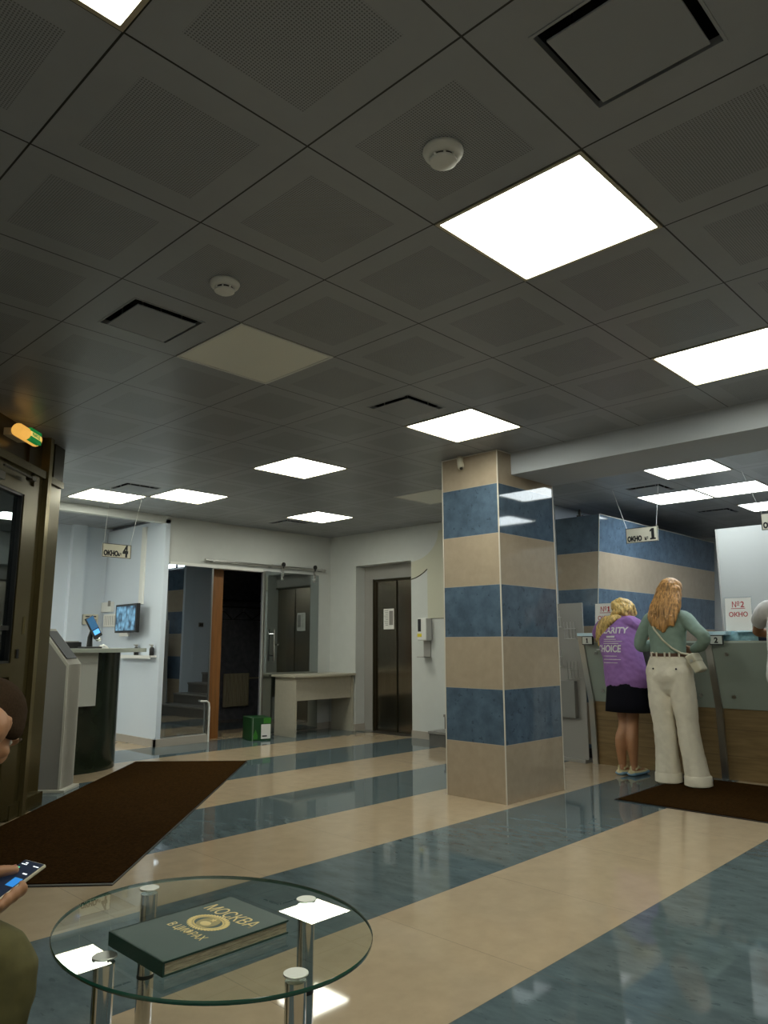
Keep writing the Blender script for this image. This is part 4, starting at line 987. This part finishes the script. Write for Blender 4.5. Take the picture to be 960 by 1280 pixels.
# --- woman in sage sweater and cream trousers
PF = person_frame((5.59, 1.70, .012), (1, 0, 0))
t = thing('person', 'person with long ginger hair in sage sweater and cream wide trousers', 'person', (5.59, 1.70, .012))
LEGS = ((-1, ((-.125,.0,.84),(-.118,.0,.66),(-.10,.0,.48),(-.098,.005,.28),(-.092,.01,.10))), (1, ((.075,.0,.84),(.085,.0,.66),(.098,.0,.48),(.12,.0,.28),(.150,.0,.10))))
b = MB(PF)
b.limb([(-.025,.0,.90),(-.03,.02,1.05),(-.03,.03,1.22),(-.02,.04,1.36)], [(.14,.085),(.115,.075),(.12,.08),(.13,.07)], 18, hint=(1,0,0))
b.limb([(-.02,.05,1.37),(-.015,.075,1.46),(-.01,.09,1.52)], [.055,.048,.05], 14)
HW2 = head(b, (-.005,.105,1.572), pitch=.12, yaw=.0)
for s_, c in LEGS:
    b.limb(c, [.08,.068,.052,.048,.034], 14)
    an = c[-1]
    b.limb([(an[0],an[1]-.03,.045),(an[0],an[1]+.07,.035),(an[0],an[1]+.15,.026)], [(.03,.03),(.036,.026),(.03,.018)], 12, hint=(1,0,0))
RA = [(-.02,.05,1.36),(.115,.035,1.35),(.205,.01,1.27),(.29,-.01,1.185),(.235,.05,1.12),(.135,.13,1.075)]
LA = [(-.02,.05,1.36),(-.165,.035,1.35),(-.255,.02,1.22),(-.285,.03,1.115),(-.24,.13,1.125),(-.19,.245,1.165)]
b.limb(RA, [.045,.042,.036,.032,.030,.024], 14); b.limb(LA, [.045,.042,.036,.032,.030,.024], 14)
hand(b, (.145,.12,1.082), (-.8,.5,-.15), (-.2,-.6,-.3), side=1, s=.95, curl=.55)
hand(b, (-.195,.235,1.165), (.3,1,.05), (0,-.1,-1), side=-1, s=.95, curl=.15)
fpart('body', b, M['skin'], t, .008, 2); face_parts(PF, HW2, t)
b = MB(PF)
b.limb([(-.03,.015,1.05),(-.03,.02,1.14),(-.03,.03,1.25),(-.025,.04,1.345),(-.02,.05,1.385)], [(.150,.112),(.150,.115),(.160,.118),(.162,.105),(.115,.085)], 22, hint=(1,0,0))
b.limb([(-.02,.055,1.39),(-.018,.062,1.42)], [(.075,.07),(.058,.058)], 14, hint=(1,0,0))
b.limb(RA[:-1]+[(.16,.105,1.09)], [.068,.066,.056,.052,.046,.038], 16)
b.limb(LA[:-1]+[(-.20,.215,1.155)], [.068,.064,.055,.05,.046,.038], 16)
fpart('sweater', b, M['mint'], t, .008, 2, dfun=folds(.009, 18, 10, 1))
b = MB(PF)
b.limb([(-.03,.015,1.03),(-.028,.005,.95),(-.025,-.005,.87),(-.022,.0,.82)], [(.150,.112),(.180,.125),(.198,.135),(.19,.12)], 22, hint=(1,0,0))
for s_, c in LEGS:
    cc = list(c[:-1])+[(c[-1][0]+.004*s_, c[-1][1], .04)]
    b.limb([(cc[0][0],0,.90)]+cc[1:-1]+[cc[-1]], [(.098,.118),(.098,.112),(.086,.10),(.088,.10),(.100,.112)], 20, hint=(1,0,0))
fpart('trousers', b, M['cream'], t, .008, 6, dfun=folds(.011, 16, 5, 4))
for c in ((-.096,.01),(.154,.0)):
    part('trouser_cuff', MB(PF).tube([(c[0],c[1],.008),(c[0],c[1],.075),(c[0],c[1],.085)], [(.108,.121),(.105,.118),(.096,.110)], 24, hint=(1,0,0)), M['cream'], t, True, 60)
bl = part('belt', MB(PF).tube([(-.03,.015,1.03),(-.03,.015,1.058)], [(.158,.12),(.157,.119)], 32, hint=(1,0,0)), M['belt'], t, True, 50)
for a in (-2.3,-1.9,-1.45,-1.2,-.7): part('belt_loop', MB(PF).box((-.03+.161*math.cos(a)-.006,.015+.123*math.sin(a)-.005,1.02),(-.03+.161*math.cos(a)+.006,.015+.123*math.sin(a)+.005,1.066)), M['cream'], bl)
for x in (-.11,.085): part('pocket_button', MB(PF).ell((x,-.124,.93), (.008,.007,.008)), M['black'], t, True)
for an, a in (((-.105,.0), .1), ((.15,.0), -.1)):
    ms = PF @ Matrix.Translation((an[0], an[1], 0)) @ Matrix.Rotation(a, 4, 'Z')
    q = MB(ms); q.limb([(0,-.055,.028),(0,.05,.026),(0,.19,.022)], [(.036,.026),(.043,.025),(.034,.02)], 16, hint=(1,0,0)); fpart('shoe', q, M['shoeblue'], t, .006, 1)
# long hair
b = MB(PF)
b.M = PF @ HW2; b.ell((0,-.02,.042), (.100,.106,.090)); b.ell((0,-.05,-.03), (.112,.072,.11)); b.M = PF
b.limb([(-.005,.045,1.60),(-.01,.01,1.50),(-.02,-.035,1.40),(-.025,-.075,1.31),(-.015,-.09,1.24)], [(.108,.06),(.125,.055),(.118,.04),(.075,.028),(.02,.012)], 18, hint=(1,0,0))
for k in range(34):
    a = random.uniform(-1,1); z1 = 1.215+.13*abs(a)+random.uniform(0,.07)
    w0 = .078*a; sway = random.uniform(-.03,.03)
    b.limb([(-.005+w0*1.15,.02-.03*(1-a*a),1.57),(-.01+w0*1.55,-.035-.02*(1-a*a),1.45),(-.02+w0*1.4+sway,-.075,1.36),(-.022+w0*1.15-sway*.8,-.088,1.29),(-.018+w0*.9+sway*1.2,-.10,z1)], [.018,.021,.018,.013,.004], 8)
fpart('hair', b, M['ginger'], t, .006, 1, dfun=folds(.006, 70, 12, 2))
# bag and strap
t2 = thing('shoulder_bag', 'small cream shoulder bag at the right hip of the woman in cream trousers', 'bag', tuple(PF @ V((.215,-.05,.93))))
Mb = PF @ Matrix.Translation((.215,-.04,1.0)) @ Matrix.Rotation(math.radians(-28), 4, 'Y')
part('pouch', MB(Mb).box((-.035,-.07,-.10),(.035,.07,.05), .016), M['creambag'], t2, True, 60)
part('flap', MB(Mb).box((-.039,-.074,-.02),(.039,.074,.055), .014), M['creambag'], t2, True, 60)
part('buckle', MB(Mb).tube([(.0,-.076,.0),(.0,-.083,.0)], .012, 12), M['cap'], t2)
strap = [(-.135,.06,1.425),(-.15,-.02,1.395),(-.14,-.072,1.345),(-.09,-.102,1.26),(-.02,-.112,1.17),(.055,-.105,1.10),(.12,-.085,1.06),(.19,-.05,1.045)]
part('strap', MB(PF).tube(strap, .008, 8), M['creambag'], t2, True, 60)

# --- person in white at the right edge, leaning on counter 2
PF = person_frame((5.50, .735, .012), (1, 0, 0))
t = thing('person', 'dark-haired person in white T-shirt leaning on the counter, cut by the right edge', 'person', (5.50, .735, .012))
b = MB(PF)
b.limb([(.0,.0,.92),(.0,.04,1.06),(.0,.10,1.25),(.0,.14,1.42)], [(.15,.10),(.145,.10),(.165,.10),(.17,.09)], 18, hint=(1,0,0))
b.limb([(0,.15,1.44),(0,.18,1.52),(0,.20,1.58)], [.06,.055,.055], 14)
HW3 = head(b, (0,.215,1.63), pitch=.25, s=1.03)
for s in (-1, 1): b.limb([(s*.085,.0,.88),(s*.10,.02,.48),(s*.112,.0,.085)], [.08,.055,.038], 14); b.limb([(s*.11,-.03,.05),(s*.12,.07,.035),(s*.125,.16,.026)], [(.034,.034),(.04,.028),(.034,.02)], 12, hint=(1,0,0))
b.limb([(0,.14,1.43),(-.175,.15,1.41),(-.33,.33,1.255),(-.315,.385,1.225),(-.16,.52,1.21)], [.06,.056,.040,.039,.028], 14)
hand(b, (-.16,.52,1.20), (.8,.6,0), (0,0,-1), side=-1, curl=.2)
b.limb([(0,.14,1.43),(.175,.15,1.41),(.30,.30,1.22),(.18,.50,1.215)], [.06,.056,.042,.028], 14)
hand(b, (.18,.50,1.205), (-.6,.8,0), (0,0,-1), side=1, curl=.2)
fpart('body', b, M['skin_tan'], t, .009, 2); face_parts(PF, HW3, t)
b = MB(PF)
b.limb([(.0,-.01,.88),(.0,.03,1.04),(.0,.09,1.24),(.0,.14,1.41)], [(.19,.14),(.18,.135),(.19,.13),(.175,.11)], 20, hint=(1,0,0))
for s, m2 in ((-1, (-.29,.275,1.325)), (1, (.26,.25,1.30))): b.limb([(0,.14,1.41),(s*.18,.15,1.40),m2], [.085,.078,.072], 14)
b.limb([(0,.15,1.43),(0,.17,1.48)], [.08,.065], 12)
fpart('t_shirt', b, M['tee'], t, .009, 3, dfun=folds(.010, 14, 8, 9))
b = MB(PF)
b.limb([(0,0,.94),(0,0,.82)], [(.165,.125),(.18,.13)], 18, hint=(1,0,0))
for s in (-1, 1): b.tube([(s*.085,0,.88),(s*.10,.02,.48),(s*.112,.0,.06)], [(.095,.11),(.075,.085),(.062,.07)], 16, hint=(1,0,0))
fpart('trousers', b, M['navy'], t, .009, 2)
b = MB(PF @ HW3); b.ell((0,-.02,.045), (.084,.10,.086)); b.ell((0,-.07,-.01), (.072,.045,.075)); fpart('hair', b, M['darkhair'], t, .007, 1, dfun=folds(.005, 60, 40, 2))
for s in (-1, 1):
    q = MB(PF @ Matrix.Translation((s*.115,0,0))); q.limb([(0,-.06,.03),(0,.06,.03),(.005*s,.19,.026)], [(.042,.03),(.05,.03),(.044,.024)], 14, hint=(1,0,0)); fpart('shoe', q, M['black'], t, .007, 1)
o = part('document_case', MB().box((5.99,.98,1.172),(6.14,1.12,1.215), .006), M['navy']); tag(o, 'dark blue folder on the counter under the white shirt sleeve', 'folder')

# --- seated man at the left edge
PF = person_frame((-.42, 1.22, 0), (1, 0, 0))   # right = -y
def w2l(p): return PF.inverted() @ V(p)
t = thing('person', 'seated person with shaved head and olive trousers bent over a phone', 'person', (-.42, 1.22, 0))
b = MB()
RS, LS = V((-.12,1.06,.86)), V((-.12,1.44,.86))
b.limb([(-.47,1.24,.52),(-.42,1.24,.62),(-.29,1.25,.76),(-.14,1.25,.855)], [(.17,.12),(.155,.115),(.17,.115),(.18,.10)], 18, hint=(0,1,0))
b.limb([(-.12,1.25,.87),(-.03,1.252,.91),(.04,1.255,.93)], [.075,.066,.062], 14)
old = b.M; b.M = PF.copy()
HM = head(b, tuple(w2l((.070,1.335,.925))), pitch=.80, yaw=.38, s=1.05); b.M = old
RK, LK = V((-.012,.885,.462)), V((.02,1.55,.47))
for hp, kn, an in (((-.44,1.13,.50), RK, (-.03,.86,.09)), ((-.44,1.35,.50), LK, (.0,1.56,.09))):
    b.limb([hp, kn, (V(kn)+V(an))*.5+V((.0,0,0)), an], [.07,.046,.046,.034], 14)
    b.limb([V(an)+V((-.03,0,-.04)), V(an)+V((.07,0,-.055)), V(an)+V((.15,0,-.062))], [(.034,.034),(.04,.028),(.034,.02)], 12, hint=(0,1,0))
A = V((.069,.979,.634)); Wd = (R_*.0643+U_*.0026-F_*.032).normalized(); Ld = (R_*.433+U_*.197+F_*.881); Ld = (Ld-Wd*Ld.dot(Wd)).normalized(); Nn = Wd.cross(Ld)
if Nn.z < 0: Nn = -Nn
pc = A+Wd*.036-Ld*.075           # phone centre
def ph(u, l, n): return pc+Wd*u+Ld*l+Nn*n
WR = ph(-.028,-.105,-.052)
b.limb([(-.14,1.25,.85), RS, (-.33,.99,.62), (-.24,.90,.585)], [.07,.058,.046,.029], 14)
hand(b, (-.24,.90,.585), (1,.0,-.06), (0,0,-1), side=-1, curl=.3)
b.limb([(-.14,1.25,.85), LS, (-.16,1.30,.585), WR], [.07,.058,.046,.030], 14)
# left hand round the phone: palm below, thumb across from the left edge, fingers closing on the right edge
h = MB()
h.limb([WR, ph(-.012,-.070,-.034), ph(-.006,-.035,-.026), ph(-.004,.000,-.024)], [(.029,.021),(.038,.019),(.042,.016),(.036,.012)], 14, hint=Wd)
for l, tip in ((.002,.006),(-.019,.005),(-.040,.003),(-.058,-.002)):
    h.limb([ph(-.012,l-.006,-.022), ph(.028,l-.002,-.021), ph(.0475,l,-.006), ph(.043,l+.002,tip)], [.0115,.0110,.0102,.0080], 10)
h.limb([ph(-.028,-.075,-.020), ph(-.050,-.045,.002), ph(-.036,-.005,.021), ph(-.004,.024,.0165)], [.022,.019,.0150,.0112], 12)
h.bm.normal_update()
for f in [0]: pass
tm = h.mesh('tmp'); hb = bmesh.new(); hb.from_mesh(tm); b.absorb(hb)
body = fpart('body', b, M['skin_man'], t, .0055, 3)
face_parts(PF, HM, t)
part('thumb_nail', MB(frame(ph(-.006,.024,.0255), Wd, Ld)).ell((0,0,-.0005), (.0055,.0075,.0012)), M['lip'], t, True)
b = MB(PF @ HM)
b.ell((0,-.014,.042), (.0775,.0985,.0835)); b.ell((0,-.045,.0), (.0775,.062,.070)); b.ell((0,.018,.035), (.0785,.068,.055)); b.ell((.057,.025,.022), (.022,.042,.032)); b.ell((-.057,.025,.022), (.022,.042,.032))
fpart('buzzed_hair', b, M['buzz'], t, .006, 2)
b = MB()
b.limb([(-.48,1.24,.50),(-.43,1.24,.63),(-.30,1.25,.77),(-.15,1.25,.855)], [(.205,.15),(.19,.145),(.20,.14),(.195,.12)], 20, hint=(0,1,0))
b.limb([(-.14,1.25,.855), RS, (-.24,1.02,.72)], [.09,.082,.070], 14); b.limb([(-.14,1.25,.855), LS, (-.145,1.37,.72)], [.09,.082,.070], 14)
b.limb([(-.13,1.25,.87),(-.09,1.25,.89)], [.09,.082], 12)
fpart('t_shirt', b, M['brownshirt'], t, .009, 3, dfun=folds(.008, 14, 8, 9))
b = MB()
b.limb([(-.53,1.24,.50),(-.42,1.24,.51)], [(.19,.12),(.18,.115)], 18, hint=(0,1,0))
for hp, kn, an in (((-.45,1.13,.50), RK, (-.03,.86,.07)), ((-.45,1.35,.50), LK, (.0,1.56,.07))):
    b.limb([hp, (V(hp)+V(kn))*.5+V((0,0,.0)), kn, V(kn)*.5+V(an)*.5+V((-.01,0,0)), an], [.108,.092,.070,.072,.066], 18)
fpart('trousers', b, M['olive'], t, .008, 2, dfun=folds(.008, 14, 14, 6))
for an in ((-.03,.86),(.0,1.56)):
    q = MB(Matrix.Translation((an[0],an[1],0))); q.limb([(-.06,0,.03),(.06,0,.03),(.19,0,.026)], [(.042,.03),(.05,.03),(.044,.024)], 14, hint=(0,1,0)); fpart('shoe', q, M['black'], t, .007, 1)
t = thing('smartphone', 'dark smartphone with lit icons in the hand at the left edge', 'phone', tuple(pc))
mp_ = frame(pc, Wd, Ld)
if (mp_.to_3x3() @ V((0,0,1))).dot(Nn) < 0: mp_ = mp_ @ Matrix.Rotation(PI, 4, 'Y')
part('casing', MB(mp_).box((-.036,-.075,-.0042),(.036,.075,.0038), .003), M['creambag'], t)
part('screen', MB(mp_).box((-.0335,-.0725,.0036),(.0335,.0725,.0044)), emis('phone_screen', (.008,.014,.03), .5), t)
ic = MB(mp_); ic.box((-.028,.058,.0044),(-.010,.0605,.0047)); ic.box((.012,.058,.0044),(.030,.0605,.0047)); ic.box((-.020,.063,.0044),(-.012,.066,.0047)); ic.box((.010,.030,.0044),(.024,.0335,.0047))
part('status_icons', ic, emis('phone_text', (.8,.85,.9), .9), t)
part('app_icon', MB(mp_).box((-.026,.042,.0044),(-.020,.048,.0047)), emis('phone_green', (.1,.7,.4), .9), t)
part('app_panel', MB(mp_).box((.004,-.012,.0044),(.031,.016,.0047)), emis('phone_blue', (.02,.16,.45), .9), t)
t = thing('waiting_bench', 'dark waiting bench under the seated man with shaved head', 'bench', (-.55,1.24,0))
part('seat', MB().box((-.80,.80,.33),(-.36,1.70,.385), .012), M['black'], t)
part('backrest', MB().box((-.86,.80,.42),(-.81,1.70,.85), .012), M['black'], t)
for y in (.86,1.64):
    part('leg', MB().tube([(-.42,y,0),(-.42,y,.33)], .016, 10), M['steel'], t); part('leg', MB().tube([(-.835,y,0),(-.835,y,.44)], .016, 10), M['steel'], t)

# ------------------------------------------------------------------ world and view
w = bpy.data.worlds.new('world'); bpy.context.scene.world = w; w.use_nodes = True
w.node_tree.nodes['Background'].inputs[0].default_value = (.02, .022, .026, 1); w.node_tree.nodes['Background'].inputs[1].default_value = 1
sc_ = bpy.context.scene
sc_.view_settings.view_transform = 'Standard'; sc_.view_settings.look = 'None'; sc_.view_settings.gamma = 1; sc_.view_settings.use_curve_mapping = False
sc_.view_settings.exposure = .3
